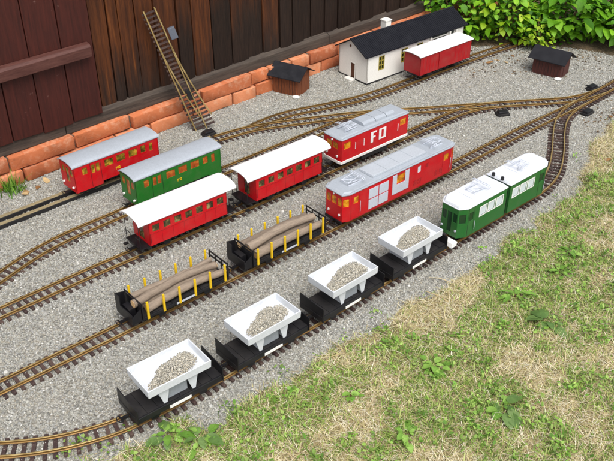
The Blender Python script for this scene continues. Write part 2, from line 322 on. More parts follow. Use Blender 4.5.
# ------------------------------------------------------------------ tracks
TR = dict(
T1=[(-1.2,1.47),(-1.0,1.435),(-.785,1.430),(-.696,1.442),(-.61,1.463),(-.545,1.490),(-.492,1.512),(-.36,1.611),(-.208,1.746),(-.06,1.877),(.056,1.976),(.181,2.093),(.276,2.181),(.478,2.36),(.7,2.556),(.9,2.73),(.955,2.80),(1.005,2.895),(1.057,3.053),(1.105,3.234),(1.140,3.335),(1.19,3.425),(1.25,3.49),(1.34,3.573),(1.49,3.715),(1.7,3.92),(2.0,4.2)],
T2=[(-1.1,1.45),(-.856,1.658),(-.62,1.86),(.0,2.398),(.619,2.937),(.976,3.26),(1.14,3.40),(1.29,3.53),(1.34,3.573)],
T3=[(-1.2,1.76),(-.957,1.983),(-.695,2.217),(-.38,2.483),(-.042,2.772),(.204,2.995),(.384,3.153),(.508,3.257),(.70,3.424),(.788,3.474),(.9,3.503),(1.043,3.523),(1.14,3.535),(1.25,3.553),(1.34,3.595),(1.42,3.65)],
T5=[(-.39,3.16),(-.25,3.255),(-.076,3.311),(-.009,3.328),(.145,3.376),(.335,3.417),(.455,3.43),(.66,3.463),(.9,3.503)],
T6=[(-1.25,1.95),(-1.12,2.02),(-1.06,2.09),(-1.015,2.168),(-.968,2.257),(-.916,2.337),(-.858,2.405),(-.78,2.477),(-.645,2.602),(-.33,2.885),(.07,3.243),(.17,3.33),(.26,3.39),(.36,3.42)],
T8=[(-.25,3.255),(-.219,3.29),(-.119,3.39),(-.009,3.445),(.082,3.482),(.247,3.566),(.402,3.68),(.486,3.755),(.677,3.92),(.916,4.12),(1.091,4.25),(1.3,4.4)],
T9=[(-1.5,2.16),(-1.114,2.485),(-.40,3.15)])
def smoothline(P, step=.005, it=200):
    P = np.array(P, float); L = np.r_[0, np.cumsum(np.hypot(*np.diff(P, axis=0).T))]
    s = np.arange(0, L[-1], step); X = np.c_[np.interp(s, L, P[:, 0]), np.interp(s, L, P[:, 1])]
    for _ in range(it): X[1:-1] = .5*X[1:-1]+.25*(X[:-2]+X[2:])
    return X
LINE = {k: smoothline(v) for k, v in TR.items()}
RAIL_TOP = .018
def at_s(k, s):
    X = LINE[k]; i = min(max(int(round(s/.005)), 1), len(X)-2); t = X[i+1]-X[i-1]; t = t/np.hypot(*t); return X[i], t
def rail_mesh(k, side, z0=.0085, step=4, a=0, b=None, h=RAIL_TOP-.0085):
    X = LINE[k][a:b]; T = np.gradient(X, axis=0); T /= np.hypot(T[:, 0], T[:, 1])[:, None]; N = np.c_[-T[:, 1], T[:, 0]]
    sel = list(range(0, len(X), step)); sel = sel if sel[-1] == len(X)-1 else sel+[len(X)-1]
    prof = [(-.0030, 0), (.0030, 0), (.0030, .0011), (.0011, .0024), (.0011, h-.0030), (.0021, h-.0022), (.0021, h-.0003), (.0016, h), (-.0016, h), (-.0021, h-.0003), (-.0021, h-.0022), (-.0011, h-.0030), (-.0011, .0024), (-.0030, .0011)]
    m = len(prof); mb = MB()
    for i in sel:
        for (u, w) in prof:
            p = X[i]+N[i]*(side*.0239+u); mb.v.append((p[0], p[1], z0+w))
    for j in range(len(sel)-1):
        for q in range(m):
            mb.f.append((j*m+q, (j+1)*m+q, (j+1)*m+(q+1) % m, j*m+(q+1) % m))
    mb.f += [tuple(range(m)), tuple((len(sel)-1)*m+q for q in range(m-1, -1, -1))]
    mb.top = {6, 7, 8}; mb.m = m
    return mb
slp = MB().box(-.0052, .0052, -.0435, .0435, 0, .0085).mesh('sleeper', 'sleeper')
def chair_piece():   # the sleeper with rail fixings moulded on
    m = MB().box(-.0052, .0052, -.0435, .0435, 0, .0082)
    for s_ in (-1, 1):
        for q in (-.0066, .0066): m.box(-.003, .003, s_*.0239+q-.0016, s_*.0239+q+.0016, .0082, .0108)
    return m.mesh('sleeper', 'sleeper')
slp = chair_piece()
done = []
def track(key, label, pitch, zoff, mat='brass', s_end=None):
    X = LINE[key]; root = thing('railway_track', label, 'railway track', (0, 0, 0), 0, 'garden railway tracks')
    for s_ in (-1, 1):
        rm = rail_mesh(key, s_, .0085+zoff); ro_ = rm.build('rail', 'rail_side', root); ro_.data.materials.append(M[mat])
        for q, p_ in enumerate(ro_.data.polygons):
            if q % rm.m in rm.top: p_.material_index = 1
    L = (len(X)-1)*.005; s = .004
    while s < L:
        p, t = at_s(key, s)
        near = min([np.min(np.hypot(*(Y-p).T)) for Y in done] or [9])
        if near > .024:
            o = link('sleeper', slp, root, (p[0]+random.uniform(-.0006, .0006), p[1], zoff+random.uniform(-.0006, 0)), (0, 0, math.atan2(t[1], t[0])+random.uniform(-.02, .02)))
        s += pitch*random.uniform(.96, 1.04)
    done.append(X); return root
track('T1', 'brass track under the white gravel trays, curving round to the right edge', .0263, 0)
track('T3', 'brass track carrying the white roofed red coaches', .0263, -.0005)
track('T2', 'straight brass track carrying the log wagons', .0263, -.001)
track('T5', 'brass track between the brown hut and the red locomotive with white letters', .0263, -.0015)
track('T6', 'brass track under the green coach, bending sharply at the left edge', .0263, -.002)
track('T8', 'brass track running past the white station house into the shrubs', .0263, -.0025, 'brass_dull')
# two timber bars as a storage track
root = thing('storage_rails', 'pair of dark bars without sleepers below the brick footing', 'rails')
X = LINE['T9']; p0, p1 = X[0], X[-1]; t = (p1-p0)/np.hypot(*(p1-p0)); nn = np.array([-t[1], t[0]]); L9 = np.hypot(*(p1-p0))
root.location = (p0[0], p0[1], 0); root.rotation_euler = (0, 0, math.atan2(t[1], t[0]))
for s_ in (-1, 1):
    b_ = MB().box(0, L9, s_*.0235-.010, s_*.0235+.010, -.004, .0155).build('bar', 'black_matt', root, bevel=.0015)
    MB().box(0, L9, s_*.0235-.0085, s_*.0235+.0085, .0157, .0178).build('tread', 'bar', b_, bevel=.0008)

# frogs of the turnouts, and point motors beside them
def frog(parent_label, x, y, rz):
    pass
def point_motor(x, y, rz, label):
    r = thing('point_motor', label, 'point motor', (x, y, 0), rz, 'point motors')
    MB().box(-.030, .030, -.019, .019, -.004, .012).build('base', 'black_matt', r, bevel=.002)
    MB().prism([(-.025, -.015), (.025, -.015), (.025, .015), (-.025, .015)], .012, .022, .9).build('cover', 'black', r, bevel=.002)
    MB().box(.008, .014, .019, .040, .004, .008).build('throw_rod', 'black', r)
point_motor(-.43, 3.215, R(38), 'black point motor box behind the green coach')
point_motor(.895, 3.415, R(12), 'black point motor box right of the red locomotive with white letters')
point_motor(1.386, 3.70, R(40), 'black point motor box on the far side of the right turnout')
point_motor(1.285, 3.425, R(42), 'black point motor box on the near side of the right turnout')

# ------------------------------------------------------------------ barn
BW = thing('barn', 'old barn of dark weathered boards with maroon plank door', 'barn', (0, 3.842, 0), R(42.7))
bm_ = MB()
x = -.955*1.361-.05
# boards
x = -1.12; k = 0
widths = [.075, .05, .085, .095, .10, .075, .105, .10, .095, .09, .10, .085]
xx = -1.115
while xx < 3.4:
    w = widths[k % len(widths)]*random.uniform(.92, 1.1) if k < 40 else .1
    thick = random.choice([0, .004, .009])
    m = MB(); zs = np.linspace(.165, 2.5, 9); ja = [random.uniform(-.002, .002) for _ in zs]; jb = [random.uniform(-.002, .002) for _ in zs]
    for i, z in enumerate(zs):
        m.v += [(xx+.003+ja[i], .055-thick, z), (xx+w*.5, .0535-thick-.003*(k % 2), z), (xx+w-.003+jb[i], .055-thick, z), (xx+w-.003+jb[i], .09, z), (xx+.003+ja[i], .09, z)]
    for i in range(8):
        for q in range(5): m.f.append((i*5+q, i*5+(q+1) % 5, (i+1)*5+(q+1) % 5, (i+1)*5+q))
    m.f += [(4, 3, 2, 1, 0), tuple(40+q for q in range(5))]
    m.build('board', 'board', BW); xx += w; k += 1
MB().box(-3.2, 3.5, .092, .16, .0, 2.5).build('wall_core', 'black_matt', BW)
MB().box(-3.2, -1.12, .0605, .0915, .165, 2.5).build('door_jamb', 'black_matt', BW)
for a, b in ((-3.2, -1.3), (-1.297, .18), (.183, 1.7), (1.703, 3.5)):
    m = MB(); m.ext_x([(.030, .118), (.11, .118), (.11, .178), (.052, .178), (.030, .166)], a, b); m.build('sill_beam', 'beam', BW, bevel=.003)
# door
D = link('door', MB().box(-3.15, -1.135, .040, .052, .20, 2.2).mesh('door', 'door_plank'), BW)
px = [-3.15, -2.97, -2.80, -2.62, -2.45, -2.27, -2.10, -1.945, -1.80, -1.655, -1.522, -1.395, -1.262, -1.128]
for i in range(len(px)-1):
    b0 = .166+.006*math.sin(i*2.1)
    m = MB(); m.ext_y([(px[i]+.0022, b0), (px[i+1]-.0022, b0+random.uniform(-.004, .004)), (px[i+1]-.0022, 2.2), (px[i]+.0022, 2.2)], .018+random.uniform(0, .003), .039)
    m.build('plank', 'door_plank', D, bevel=.0018)
m = MB(); m.ext_x([(-.014, .428), (.0175, .428), (.0175, .482), (-.006, .478), (-.014, .468)], -3.12, -1.155); m.build('batten', 'door_batten', D, bevel=.003)
m = MB(); m.ext_x([(-.012, 1.6), (.0175, 1.6), (.0175, 1.665), (-.012, 1.65)], -3.12, -1.155); m.build('batten', 'door_batten', D, bevel=.003)
# brick footing
BF = thing('brick_footing', 'worn orange brick footing along the foot of the barn', 'brick footing', (0, 3.842, 0), R(42.7))
def brick_mesh(L, H, Dp):
    bm = bmesh.new(); bmesh.ops.create_cube(bm, size=1)
    for v in bm.verts: v.co = Vector((v.co.x*L, v.co.y*Dp, v.co.z*H))
    bmesh.ops.bevel(bm, geom=bm.edges[:], offset=.0042, segments=2, affect='EDGES', profile=.5)
    bmesh.ops.subdivide_edges(bm, edges=[e for e in bm.edges if e.calc_length() > L*.7], cuts=5)
    for v in bm.verts:
        k_ = random.uniform(-1, 1); v.co += Vector((random.uniform(-1, 1)*.0016, random.uniform(-1, 1)*.0016, random.uniform(-1, 1)*.0016))
        if random.random() < .10: v.co.z *= .94; v.co.y *= .97
    me = bpy.data.meshes.new('brick'); bm.to_mesh(me); bm.free(); me.materials.append(M['brick'])
    me.polygons.foreach_set('use_smooth', [True]*len(me.polygons)); me.set_sharp_from_angle(angle=R(50)); return me
def course(joints, z, y):
    for a, b in zip(joints[:-1], joints[1:]):
        if b-a > .45: continue
        link('brick', brick_mesh(b-a-.009, .0565, .115), BF, ((a+b)/2, y+.0575+random.uniform(-.007, .006), z+random.uniform(-.002, .002)), (random.uniform(-.03, .03), random.uniform(-.022, .022), random.uniform(-.03, .03)))
course([-2.43, -2.14, -1.85, -1.565, -1.28, -1.015, -.745, -.64], .088, 0)
course([-.64, -.352, -.24, -.10, .02, .215, .49, .77, 1.05, 1.33, 1.61, 1.89, 2.2, 2.5], .088, .002)
course([-2.3, -2.0, -1.72, -1.52, -1.36, -1.10, -.93, -.70, -.47, -.33, -.14, .10, .37, .65, .93, 1.2, 1.5, 1.8, 2.1, 2.4], .028, -.006)
MB().box(-3.1, 3.4, .02, .105, -.02, .112).build('mortar', 'mortar', BF)

# ------------------------------------------------------------------ leaning turnout section
A_ = Vector((-.466, 3.262, .0)); B_ = Vector((-.642, 3.262, .545))
ex = (B_-A_).normalized(); ey = Vector((-1, -.25, 0)); ey = (ey-ex*ey.dot(ex)).normalized(); ez = ex.cross(ey)
if ez.y > 0: ey = -ey; ez = ex.cross(ey)
LT = thing('leaning_turnout', 'spare brass turnout section leaning upright against the barn boards', 'track section')
LT.matrix_world = Matrix(((ex.x, ey.x, ez.x, A_.x), (ex.y, ey.y, ez.y, A_.y), (ex.z, ey.z, ez.z, A_.z), (0, 0, 0, 1)))
Lt = (B_-A_).length; sgn = 1 if ey.x < 0 else -1      # +y local is towards image left when sgn = 1
def lrail(f, x0, x1, name='rail'):
    m = MB(); xs = np.linspace(x0, x1, 10); 
    for x in xs:
        y = f(x)
        for (u, w) in ((-.003, 0), (.003, 0), (.003, .001), (.0018, .002), (.0018, .009), (-.0018, .009), (-.0018, .002), (-.003, .001)): m.v.append((x, y+u, w))
    for i in range(9):
        for q in range(8): m.f.append((i*8+q, (i+1)*8+q, (i+1)*8+(q+1) % 8, i*8+(q+1) % 8))
    m.f += [tuple(range(8)), tuple(72+q for q in range(7, -1, -1))]; m.build(name, 'brass', LT)
g2 = .0239
div = lambda x: -sgn*.055*max(0, 1-x/.42)**1.7
lrail(lambda x: sgn*g2, 0, Lt); lrail(lambda x: -sgn*g2+div(x), .055, Lt)
lrail(lambda x: -sgn*g2, 0, .40); lrail(lambda x: sgn*g2+div(x), .06, .40)
x = .012
while x < Lt-.004:
    ext = abs(div(x))
    y0, y1 = (-.028-ext*.75, .036) if sgn > 0 else (-.036, .028+ext*.75)
    MB().box(x-.0036, x+.0036, y0, y1, -.0085, -.0002).build('sleeper', 'sleeper', LT); x += .0195
MB().box(.155, .20, -sgn*.016-.012, -sgn*.016+.012, .0005, .0075).build('frog', 'black', LT, bevel=.001)
yy = -sgn*.052
MB().box(Lt-.150, Lt-.100, yy-.015, yy+.015, -.0085, .014).build('motor_box', 'motor_grey', LT, bevel=.003)

# ------------------------------------------------------------------ vehicles
def place(k, s0, s1):
    a, _ = at_s(k, s0); b, _ = at_s(k, s1); c = (a+b)/2; return (c[0], c[1], 0), math.atan2(b[1]-a[1], b[0]-a[0]), float(np.hypot(*(b-a)))
wm = MB()
wm.disc((0, 0, 0), (0, 1, 0), .0145, .006, 20); wm.disc((0, .0045, 0), (0, 1, 0), .0168, .0022, 20)
WHEEL = wm.mesh('wheel', 'black', 30)
def wheels(root, xs, z=RAIL_TOP+.0146):
    for x in xs:
        for s_ in (-1, 1): link('wheel', WHEEL, root, (x, s_*.0239, z), (0, 0, 0 if s_ < 0 else math.pi))
        MB().disc((x, 0, z), (0, 1, 0), .003, .044, 8).build('axle', 'black', root)
def coupler(root, x, sg):
    m = MB(); m.box(min(x, x+sg*.022), max(x, x+sg*.022), -.004, .004, .034, .040)
    m.tube([(x+sg*.022, -.012, .038), (x+sg*.030, -.012, .039), (x+sg*.034, 0, .040), (x+sg*.030, .012, .039), (x+sg*.022, .012, .038)], .0016, 5)
    m.box(min(x+sg*.020, x+sg*.024), max(x+sg*.020, x+sg*.024), -.013, .013, .036, .0395)
    m.build('coupler', 'black', root)
def arcprof(hw, z0, crown, t=.003, n_=14):
    out = [(hw*math.cos(math.pi*i/n_), z0+crown*math.sin(math.pi*i/n_)**.82) for i in range(n_+1)]
    inn = [((hw-.0015)*math.cos(math.pi*i/n_), z0-t+(crown)*math.sin(math.pi*i/n_)**.82) for i in range(n_, -1, -1)]
    return out+inn
def shell(root, plan, z0, z1, ops, mat, t=.0025, name='body', z0e=None, glass='glass', frame=None, frame_mat='white', panes=True, bevel=0):
    """hollow body on a plan polygon; ops[edge] = [(a, b, za, zb[, glass[, framed]])] openings along that edge"""
    m = MB(); wins = []
    for e in range(len(plan)):
        P = Vector((*plan[e], 0)); Q = Vector((*plan[(e+1) % len(plan)], 0)); Lx = (Q-P).length; dx = (Q-P)/Lx; nin = Vector((-dx.y, dx.x, 0))
        O = ops.get(e, []); zb = (z0e or {}).get(e, [(0, Lx, z0)])
        xs = sorted({0, Lx, *[q for o in O for q in o[:2]], *[q for o in zb for q in o[:2]]}); zs = sorted({z1, *[q for o in O for q in o[2:4]], *[o[2] for o in zb]})
        def solid(x, z):
            if any(o[0] < x < o[1] and o[2] < z < o[3] for o in O): return False
            return any(a < x < b and z > zz for a, b, zz in zb)
        xf = lambda x, dd, z, P=P, dx=dx, nin=nin: P+dx*x+nin*dd+Vector((0, 0, z))
        m.panel(xf, xs, zs, solid, t)
        for o in O: wins.append((xf, o))
    body = m.build(name, mat, root)
    for xf, o in wins:
        gl = o[4] if len(o) > 4 and o[4] else glass
        w = MB(); c = [xf(o[0], t*.7, o[2]), xf(o[1], t*.7, o[2]), xf(o[1], t*.7, o[3]), xf(o[0], t*.7, o[3])]; c2 = [xf(o[0], t*.98, o[2]), xf(o[1], t*.98, o[2]), xf(o[1], t*.98, o[3]), xf(o[0], t*.98, o[3])]
        w.add(c+c2, [(0, 1, 2, 3), (7, 6, 5, 4), (0, 4, 5, 1), (1, 5, 6, 2), (2, 6, 7, 3), (3, 7, 4, 0)]); wo = w.build('window', gl, root)
        if frame or (len(o) > 5 and o[5]):
            fw = frame or o[5]; fr = MB()
            a, b, c_, d_ = o[:4]
            for (q0, q1, r0, r1) in ((a-fw, b+fw, c_-fw, c_), (a-fw, b+fw, d_, d_+fw), (a-fw, a, c_, d_), (b, b+fw, c_, d_)):
                V = [xf(x_, dd, z_) for dd in (-.0008, .001) for x_, z_ in ((q0, r0), (q1, r0), (q1, r1), (q0, r1))]
                fr.add(V, [(0, 1, 2, 3), (7, 6, 5, 4), (0, 4, 5, 1), (1, 5, 6, 2), (2, 6, 7, 3), (3, 7, 4, 0)])
            fr.build('window_frame', frame_mat, wo)
    return body
def rect(L, hw): return [(-L/2, -hw), (L/2, -hw), (L/2, hw), (-L/2, hw)]
def cham(L, hw, c, dd): return [(-L/2+c, -hw), (L/2-c, -hw), (L/2, -hw+dd), (L/2, hw-dd), (L/2-c, hw), (-L/2+c, hw), (-L/2, hw-dd), (-L/2, -hw+dd)]
def underframe(root, L, hw=.032, z0=.036, z1=.0525, axles=(-.1, .1)):
    m = MB(); m.box(-L/2, L/2, -hw, hw, z0+.006, z1)
    for x in axles:
        for s_ in (-1, 1):
            m.ext_y([(x-.022, z1), (x-.010, z0-.012), (x+.010, z0-.012), (x+.022, z1)], s_*(hw+.004)-.003, s_*(hw+.004)+.003)
    m.box(-.03, .03, -hw*.8, hw*.8, z0-.006, z0+.006)
    m.build('underframe', 'black', root, bevel=.0008)

# red coaches with white roofs
def white_roof_coach(s0, s1, label):
    loc, rz, L = place('T3', s0, s1)
    r = thing('passenger_coach', label, 'railway coach', loc, rz, 'red coaches with white roofs')
    hw = .055; z0, z1 = .054, .150; pitch = (L-.012)/7; ops = {0: [], 2: []}
    for i in range(7):
        a = .006+pitch*(i+.19); b = .006+pitch*(i+.81); ops[0].append((a, b, .106, .133)); ops[2].append((L-b, L-a, .106, .133))
    ops[1] = [(.038, .072, .062, .135)]; ops[3] = [(.038, .072, .062, .135)]
    shell(r, rect(L, hw), z0, z1, ops, 'red', glass='coach_pane')
    MB().box(-L/2+.001, L/2-.001, -hw-.0008, hw+.0008, .099, .1005).build('waist_rail', 'red_dark', r)
    MB().box(-L/2+.003, L/2-.003, -hw+.003, hw-.003, .0545, .058).build('floor', 'seat_brown', r)
    for i in range(1, 7):
        x = -L/2+.006+pitch*i
        for s_ in (-1, 1): MB().box(x-.0006, x+.0006, min(s_*hw, s_*(hw+.0006)), max(s_*hw, s_*(hw+.0006)), .0555, .0985).build('panel_strip', 'red_dark', r)
    for s_ in (-1, 1):
        for x in (-L/2+.0035, L/2-.0035): MB().tube([(x, s_*(hw+.0025), .066), (x, s_*(hw+.0025), .104)], .0007, 5).build('handrail', 'black', r)
    for i in range(6):
        x = -L/2+.03+(L-.06)*i/5
        for s_ in (-1, 1): MB().box(x-.003, x+.003, s_*.03-.019, s_*.03+.019, .0585, .108).box(x-.014, x+.014, s_*.03-.019, s_*.03+.019, .074, .079).build('seat', 'seat_brown', r)
    MB().ext_x(arcprof(.0605, .1505, .021), -L/2-.040, L/2+.040).build('roof', 'roof_white', r, 35)
    underframe(r, L+.07, axles=(-.085, .085)); wheels(r, (-.085, .085))
    for s_ in (-1, 1):
        MB().box(min(s_*L/2, s_*(L/2+.036)), max(s_*L/2, s_*(L/2+.036)), -.05, .05, .049, .0535).build('platform', 'black', r)
        x = s_*(L/2+.034); m = MB()
        for y in (-.046, -.018, .018, .046): m.tube([(x, y, .0535), (x, y, .088)], .0013, 5)
        for y in (-.046, .046): m.tube([(x, y, .088), (x, y, .152)], .0012, 5)
        m.tube([(x, -.046, .088), (x, -.018, .088)], .0013, 5); m.tube([(x, .018, .088), (x, .046, .088)], .0013, 5); m.build('railing', 'black', r)
        for y in (-.052, .052): MB().box(x-.012, x+.004, y-.006, y+.006, .026, .030).build('step', 'black', r)
        coupler(r, s_*(L/2+.032), s_)
white_roof_coach(.848, 1.171, 'red coach with white roof, the left of the coupled pair')
white_roof_coach(1.300, 1.625, 'red coach with white roof, coupled next to the locomotive with white letters')

# grey roofed coaches
def letters(root, pats, x, y, z, px, mat, depth=.0008, gap=1):
    cx = x
    for pat in pats:
        m = MB(); rows = len(pat)
        for j, row in enumerate(pat):
            for i, c in enumerate(row):
                if c == '#': m.box(cx+i*px, cx+(i+1)*px, y-depth, y-.0001, z+(rows-1-j)*px, z+(rows-j)*px)
        m.build('letter', mat, root); cx += (len(pat[0])+gap)*px
F_ = ['####', '#...', '###.', '#...', '#...']; O_ = ['####', '#..#', '#..#', '#..#', '####']
def grey_roof_coach(k, s0, s1, mat, label, inner):
    loc, rz, L = place(k, s0, s1)
    r = thing('passenger_coach', label, 'railway coach', loc, rz, 'coaches with grey roofs')
    hw = .052; z1 = .152
    fr = [(.095, .150, .110), (.197, .236, .104), (.250, .289, .104), (.35, .45, .110), (.49, .59, .110), (.635, .735, .110), (.78, .84, .110), (.885, .925, .104)]
    ops = {0: [(L*a, L*b, z, .139) for a, b, z in fr], 2: [(L*(1-b), L*(1-a), z, .139) for a, b, z in fr]}
    ops[1] = [(.012, .032, .108, .138), (.040, .064, .075, .138), (.072, .092, .108, .138)]; ops[3] = ops[1]
    low = [(0, L*.31, .044), (L*.31, L*.84, .056), (L*.84, L, .044)]; low2 = [(0, L*.16, .044), (L*.16, L*.69, .056), (L*.69, L, .044)]
    shell(r, rect(L, hw), .044, z1, ops, mat, z0e={0: low, 2: low2, 1: [(0, 2*hw, .044)], 3: [(0, 2*hw, .044)]}, glass=inner)
    MB().box(-L/2+.003, L/2-.003, -hw+.0026, hw-.0026, .0565, .0585).build('floor', 'seat_brown', r)
    MB().ext_x(arcprof(.0545, .1525, .0135), -L/2-.006, L/2+.006).build('roof', 'roof_grey', r, 35)
    # door outlines
    for s_ in (-1, 1):
        m = MB()
        for f in (.185, .302): m.box((f-.5)*L*1-.0006, (f-.5)*L+.0006, min(s_*hw, s_*(hw+.0006)), max(s_*hw, s_*(hw+.0006)), .048, .147)
        m.build('door_seam', 'black_matt', r)
    letters(r, [F_, O_], -.012, -hw, .082, .0021, 'yellow', gap=1)
    underframe(r, L-.02, z0=.038, z1=.056, axles=(-.125, .125)); wheels(r, (-.145, -.105, .105, .145))
    for s_ in (-1, 1):
        for y in (-.036, .036): MB().disc((s_*(L/2+.003), y, .064), (1, 0, 0), .0045, .006, 12).build('lamp', 'white', r)
        coupler(r, s_*L/2, s_)
grey_roof_coach('T9', .795, 1.172, 'red', 'red coach with grey roof on the bars by the bricks', 'olive_pane')
grey_roof_coach('T6', .845+.045, 1.230+.045, 'green', 'green coach with grey roof beside the white roofed coach', 'orange_pane')

# covered van at the station
loc, rz, L = place('T8', .935, 1.31)
r = thing('goods_van', 'plain red goods van with white roof in front of the station', 'goods van', loc, rz)
hw = .054; shell(r, rect(L, hw), .052, .148, {}, 'red_dark')
for i in range(1, 16):
    x = -L/2+L*i/16
    for s_ in (-1, 1): MB().box(x-.0008, x+.0008, min(s_*hw, s_*(hw+.0007)), max(s_*hw, s_*(hw+.0007)), .053, .147).build('board_seam', 'red', r)
MB().box(-.055, .055, -hw-.003, -hw-.0009, .056, .142).build('sliding_door', 'red_dark', r)
MB().ext_x(arcprof(.0595, .1485, .009), -L/2-.008, L/2+.008).build('roof', 'roof_white', r, 35)
underframe(r, L, axles=(-.10, .10)); wheels(r, (-.10, .10))
for s_ in (-1, 1): coupler(r, s_*L/2, s_)

# pantograph drawn as rods
def pantograph(root, x, z, flip=1, mat='silver'):
    m = MB(); f = flip
    m.box(x-.034, x+.034, -.022, -.019, z, z+.003); m.box(x-.034, x+.034, .019, .022, z, z+.003)
    for y in (-.018, .018):
        m.tube([(x-f*.03, y, z+.004), (x+f*.034, y*.9, z+.012)], .0014, 5); m.tube([(x+f*.034, y*.9, z+.012), (x-f*.020, y*.8, z+.020)], .0012, 5)
    m.tube([(x-f*.030, -.018, z+.004), (x+f*.034, .016, z+.012)], .001, 5)
    for q in (0, .008): m.tube([(x-f*(.020+q), -.042, z+.015), (x-f*(.020+q), -.032, z+.021), (x-f*(.020+q), .032, z+.021), (x-f*(.020+q), .042, z+.015)], .0015, 5)
    m.tube([(x+f*.034, -.022, z+.012), (x+f*.034, .022, z+.012)], .0014, 5)
    return m.build('pantograph', mat, root)

# red locomotive lettered FO
loc, rz, L = place('T3', 1.728, 2.118)
r = thing('electric_locomotive', 'red locomotive with grey roof and large white letters FO', 'locomotive', loc, rz)
hw = .052; plan = cham(L, hw, .004, .016)
Ls = L-.008
ops = {0: [(.012, .048, .108, .136), (Ls-.048, Ls-.012, .108, .136)], 4: [(.012, .048, .108, .136), (Ls-.048, Ls-.012, .108, .136)],
       2: [(.004, .034, .108, .136), (.038, .068, .108, .136)], 6: [(.004, .034, .108, .136), (.038, .068, .108, .136)]}
shell(r, plan, .058, .150, ops, 'red', glass='amber_pane')
MB().box(-L/2+.03, L/2-.03, -.03, .03, .06, .148).build('interior', 'amber_inside', r)
m = MB(); m.prism([(p[0]*1.012, p[1]*1.03) for p in plan], .046, .0585); m.build('skirt', 'white', r, bevel=.0015)
MB().box(-.075, .075, -.05, .05, .026, .0455).build('equipment_box', 'black', r, bevel=.002)
m = MB(); m.prism([(p[0]*1.01, p[1]*1.04) for p in plan], .1502, .1555); m.prism([(p[0]*.99, p[1]*.94) for p in plan], .1555, .163, .93); m.build('roof', 'roof_grey', r, bevel=.002)
for x0, x1 in ((-.055, .012), (.0145, .075), (.0775, .125)):
    prof = [(.036, .1628), (.034, .172), (.022, .178), (-.022, .178), (-.034, .172), (-.036, .1628)]
    MB().ext_x(prof, x0, x1).build('roof_hood', 'roof_grey', r, bevel=.0015)
pantograph(r, -.115, .166, 1)
letters(r, [['#####', '##...', '##...', '####.', '##...', '##...', '##...'], ['######', '##..##', '##..##', '##..##', '##..##', '##..##', '######']], -.030, -hw-.0002, .0875, .0068, 'white', gap=2)
letters(r, [['#####', '##...', '##...', '####.', '##...', '##...', '##...'], ['######', '##..##', '##..##', '##..##', '##..##', '##..##', '######']], -.030, hw+.0010, .0875, .0068, 'white', gap=2)
for x in (-.118, -.070, .128): MB().box(x, x+.0022, -hw-.0022, -hw-.0004, .092, .122).build('handrail', 'white', r)
for s_ in (-1, 1):
    for y in (-.03, .03): MB().disc((s_*(L/2+.001), y, .078), (1, 0, 0), .005, .005, 14).build('headlamp', 'white', r)
    MB().disc((s_*(L/2+.001), 0, .142), (1, 0, 0), .004, .005, 12).build('headlamp', 'white', r)
    coupler(r, s_*(L/2-.004), s_)
wheels(r, (-.145, -.095, .095, .145))

# red luggage railcar with white doors
loc, rz, L = place('T2', 1.578, 2.175)
r = thing('luggage_railcar', 'long red railcar with grey roof and white panelled doors', 'locomotive', loc, rz)
hw = .054; plan = cham(L, hw, .026, .012); Ls = L-.052
side = [(.004, .030, .104, .134), (.315*L-.026, .315*L-.026+.0001, .1, .1001)]
wx = lambda f: f*L-.026
so_ = [(wx(.075), wx(.115), .106, .134, 'amber_pane'), (wx(.435), wx(.515), .106, .140, 'amber_pane'), (wx(.635), wx(.665), .108, .136, 'pane_silver'), (wx(.885), wx(.93), .106, .134, 'amber_pane')]
mir = lambda o: (Ls-o[1], Ls-o[0])+o[2:]
ce = math.hypot(.026, .012)
chm = [(.003, ce-.003, .104, .136, 'amber_pane')]
end = [(.004, .024, .104, .136, 'amber_pane'), (.030, .054, .104, .136, 'amber_pane'), (.060, .080, .104, .136, 'amber_pane')]
shell(r, plan, .042, .152, {0: so_, 4: [mir(o) for o in so_], 1: chm, 3: chm, 5: chm, 7: chm, 2: end, 6: end}, 'red', glass='amber_pane')
for s_ in (-1, 1): MB().box(s_*(L/2-.075)-.03, s_*(L/2-.075)+.03, -.034, .034, .05, .150).build('cab_interior', 'amber_inside', r)
MB().box(-.15, .15, -.034, .034, .05, .150).build('interior', 'seat_brown', r)
rp = [(p[0]*1.015, p[1]*1.06) for p in plan]
m = MB(); m.prism(rp, .1522, .157); m.prism([(p[0]*.985, p[1]*.93) for p in rp], .157, .163, .965); m.build('roof', 'roof_grey', r, bevel=.0015)
m = MB(); m.prism(rect(.285, .036), .1632, .172, .985); ro = m.build('roof_walkway', 'roof_panel', r, bevel=.0015)
for x in (-.07, .0, .07): MB().box(x-.0008, x+.0008, -.034, .034, .1715, .1727).build('seam', 'roof_grey', ro)
pantograph(r, -.215, .1632, -1); pantograph(r, .215, .1632, 1)
for sy in (-1, 1):
    # four-panel sliding door, shutter beside the middle window
    xd = -L/2+L*.195; yb = (sy*(hw+.0004), sy*(hw+.0022)); y0, y1 = min(yb), max(yb)
    dr = MB().box(xd, xd+.106, min(sy*hw, sy*(hw+.0006)), max(sy*hw, sy*(hw+.0006)), .052, .143).build('door', 'red', r)
    for i in range(2):
        for j in range(2): MB().box(xd+.003+i*.052, xd+.050+i*.052, y0, y1, .055+j*.044, .094+j*.044).build('panel', 'silver', dr)
    xm = -L/2+L*.405; dr = None
    dm = MB(); w_ = .130
    dm.box(xm, xm+.021, y0, y1, .066, .146); dm.box(xm+.066, xm+.087, y0, y1, .066, .146); dm.box(xm+.021, xm+.066, y0, y1, .066, .103)
    dm.build('hatch', 'silver', r)
    for f in (.355, .72): MB().box((f-.5)*L-.007, (f-.5)*L+.007, min(sy*hw, sy*(hw+.0007)), max(sy*hw, sy*(hw+.0007)), .118, .134).build('vent', 'red_dark', r)
